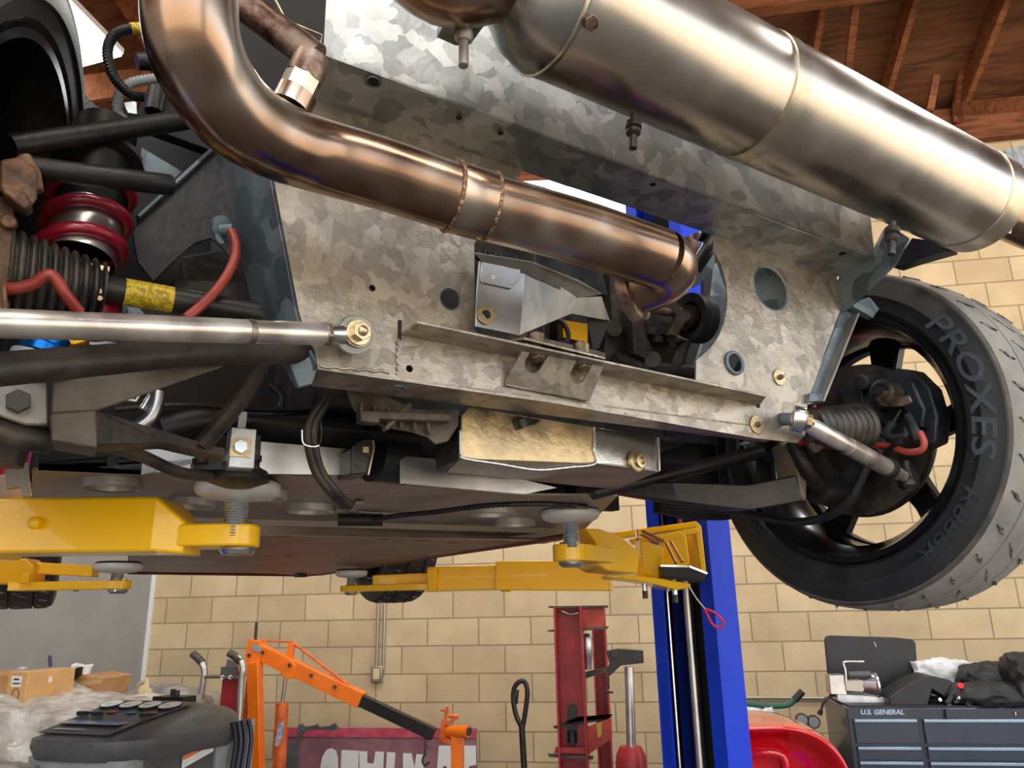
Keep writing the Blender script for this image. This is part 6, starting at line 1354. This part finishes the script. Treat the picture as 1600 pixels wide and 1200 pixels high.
b = B(); b.prism([Q(*q, Yv) for q in ((1308, 1085), (1345, 1086), (1390, 1091), (1390, 1103), (1322, 1102), (1308, 1094))], Y1 * .12); b.obj('slab', mat('bright_slab', (176, 190, 200), .3, .6, (226, 230, 232), scale=12), t, bevel=.003)
b = B(); b.prism([Q(*q, Yv) for q in ((1295, 1055), (1319, 1054), (1324, 1086), (1298, 1085))], Y1 * .10); b.obj('side_block', ALU, t, bevel=.003)
b = B(); b.cyl(Q(1345, 1070, Yv + .05), Q(1372, 1071, Yv + .02), .058, n=28); b.lathe([(.035, 0), (.058, .0), (.062, .004), (.062, .014), (.05, .016)], Q(1366, 1071, Yv + .02), X1, 30, (True, True)); b.obj('drum', ALU, t)
b = B(); b.prism([Q(*q, Yv - .01) for q in ((1320, 1064), (1345, 1062), (1356, 1072), (1348, 1082), (1322, 1080))], Y1 * .05); b.obj('cream_block', mat('pale_cast', (196, 190, 176), .4, .2), t, bevel=.004)
b = B(); b.cyl(Q(1326, 1055, Yv), Q(1360, 1054, Yv), .018, n=16); b.obj('motor', GREYP, t)
b = B(); b.tube([Q(1322, 1068, Yv - .01), Q(1321, 1048, Yv - .01), Q(1318, 1038, Yv - .01), Q(1322, 1034, Yv - .01), Q(1350, 1034, Yv - .01)], .006, 10, smooth=4); b.obj('crank', RUSTY if False else ZINC, t)
b = B(); b.prism([Q(*q, 4.36) for q in ((1391, 1104), (1389, 1090), (1425, 1066), (1452, 1056), (1458, 1056), (1485, 1063), (1502, 1073), (1490, 1086), (1480, 1092), (1457, 1077), (1450, 1104))], Y1 * .22); tag(b.obj('console_cover', BLKS, bevel=.006), 'dark angled plastic cover bridging the middle of the tool chest top', 'plastic cover')
tag(lump('plastic_bag', Vector((Q(1475, 1060, 4.68).x, 4.68, (Q(1475, 1030, 4.68).z + ZT) / 2)), .15, .07, (Q(1475, 1030, 4.68).z - ZT) / 2 - .01, PLBAG, .03, 5), 'white plastic bag behind the dark cover on the tool chest', 'plastic bag')
t = thing('small_fittings', on(1493, 4.34), 'little heap of black and silver fittings with a red cap on the tool chest', 'fittings')
b = B(); b.tube([Q(1480, 1100, 4.34), Q(1488, 1088, 4.34), Q(1495, 1078, 4.34)], .016, 12); b.tube([Q(1490, 1098, 4.33), Q(1505, 1092, 4.33), Q(1510, 1082, 4.33)], .014, 12); b.tube([Q(1484, 1078, 4.36), Q(1500, 1076, 4.36)], .010, 10); b.obj('valve', BLK, t)
b = B(); b.cyl(Q(1482, 1102, 4.33), Q(1485, 1100, 4.32), .012); b.cyl(Q(1512, 1102, 4.33), Q(1514, 1100, 4.32), .014); b.cyl(Q(1496, 1088, 4.31), Q(1498, 1092, 4.31), .010); b.cyl(Q(1467, 1094, 4.34), Q(1469, 1093, 4.33), .009); b.obj('silver_nut', ZINC, t)
b = B(); b.cyl(Q(1501, 1074, 4.33), Q(1501, 1071, 4.31), .014, n=18); b.obj('red_cap', mat('red_cap_m', (220, 36, 50), .35), t)
RND = .62
for nm, c_, s_, lab in (('black_bag', (1552, 1090, 4.42), (.22, .12, .045), 'flat black soft case lying in front on the right of the tool chest'), ('black_bag', (1560, 1068, 4.56), (.17, .10, .085), 'bulging black bag behind the flat soft case'), ('black_bag', (1606, 1060, 4.40), (.09, .12, .11), 'black bag cut by the right edge on the tool chest')):
    p = Q(*c_); o = lump(nm, Vector((p.x, p.y, max(p.z, ZT + s_[2]))), *s_, mat('black_nylon', (16, 17, 20), .5, 0, (30, 31, 36), scale=14, bump=.6, bscale=18), .02, 6, n=16); tag(o, lab, 'bag')
b = B(); b.tube([Q(1400, 1088, 4.28), Q(1478, 1108, 4.29), Q(1480, 1123, 4.28)][1:], .006, 8); tag(b.obj('hanging_cord', BLK), 'black cord hanging over the front edge of the tool chest', 'cord')
b = B(); b.tube([Q(1306, 1086, 4.5), Q(1294, 1090, 4.5), Q(1286, 1100, 4.5), Q(1283, 1112, 4.5)], .006, 10, smooth=5); b.mi = 0; b.cyl(Q(1283, 1110, 4.5), Q(1280, 1117, 4.5), .012); tag(b.obj('power_cord', BLK), 'black power cord with plug hanging left of the tool chest', 'cord')
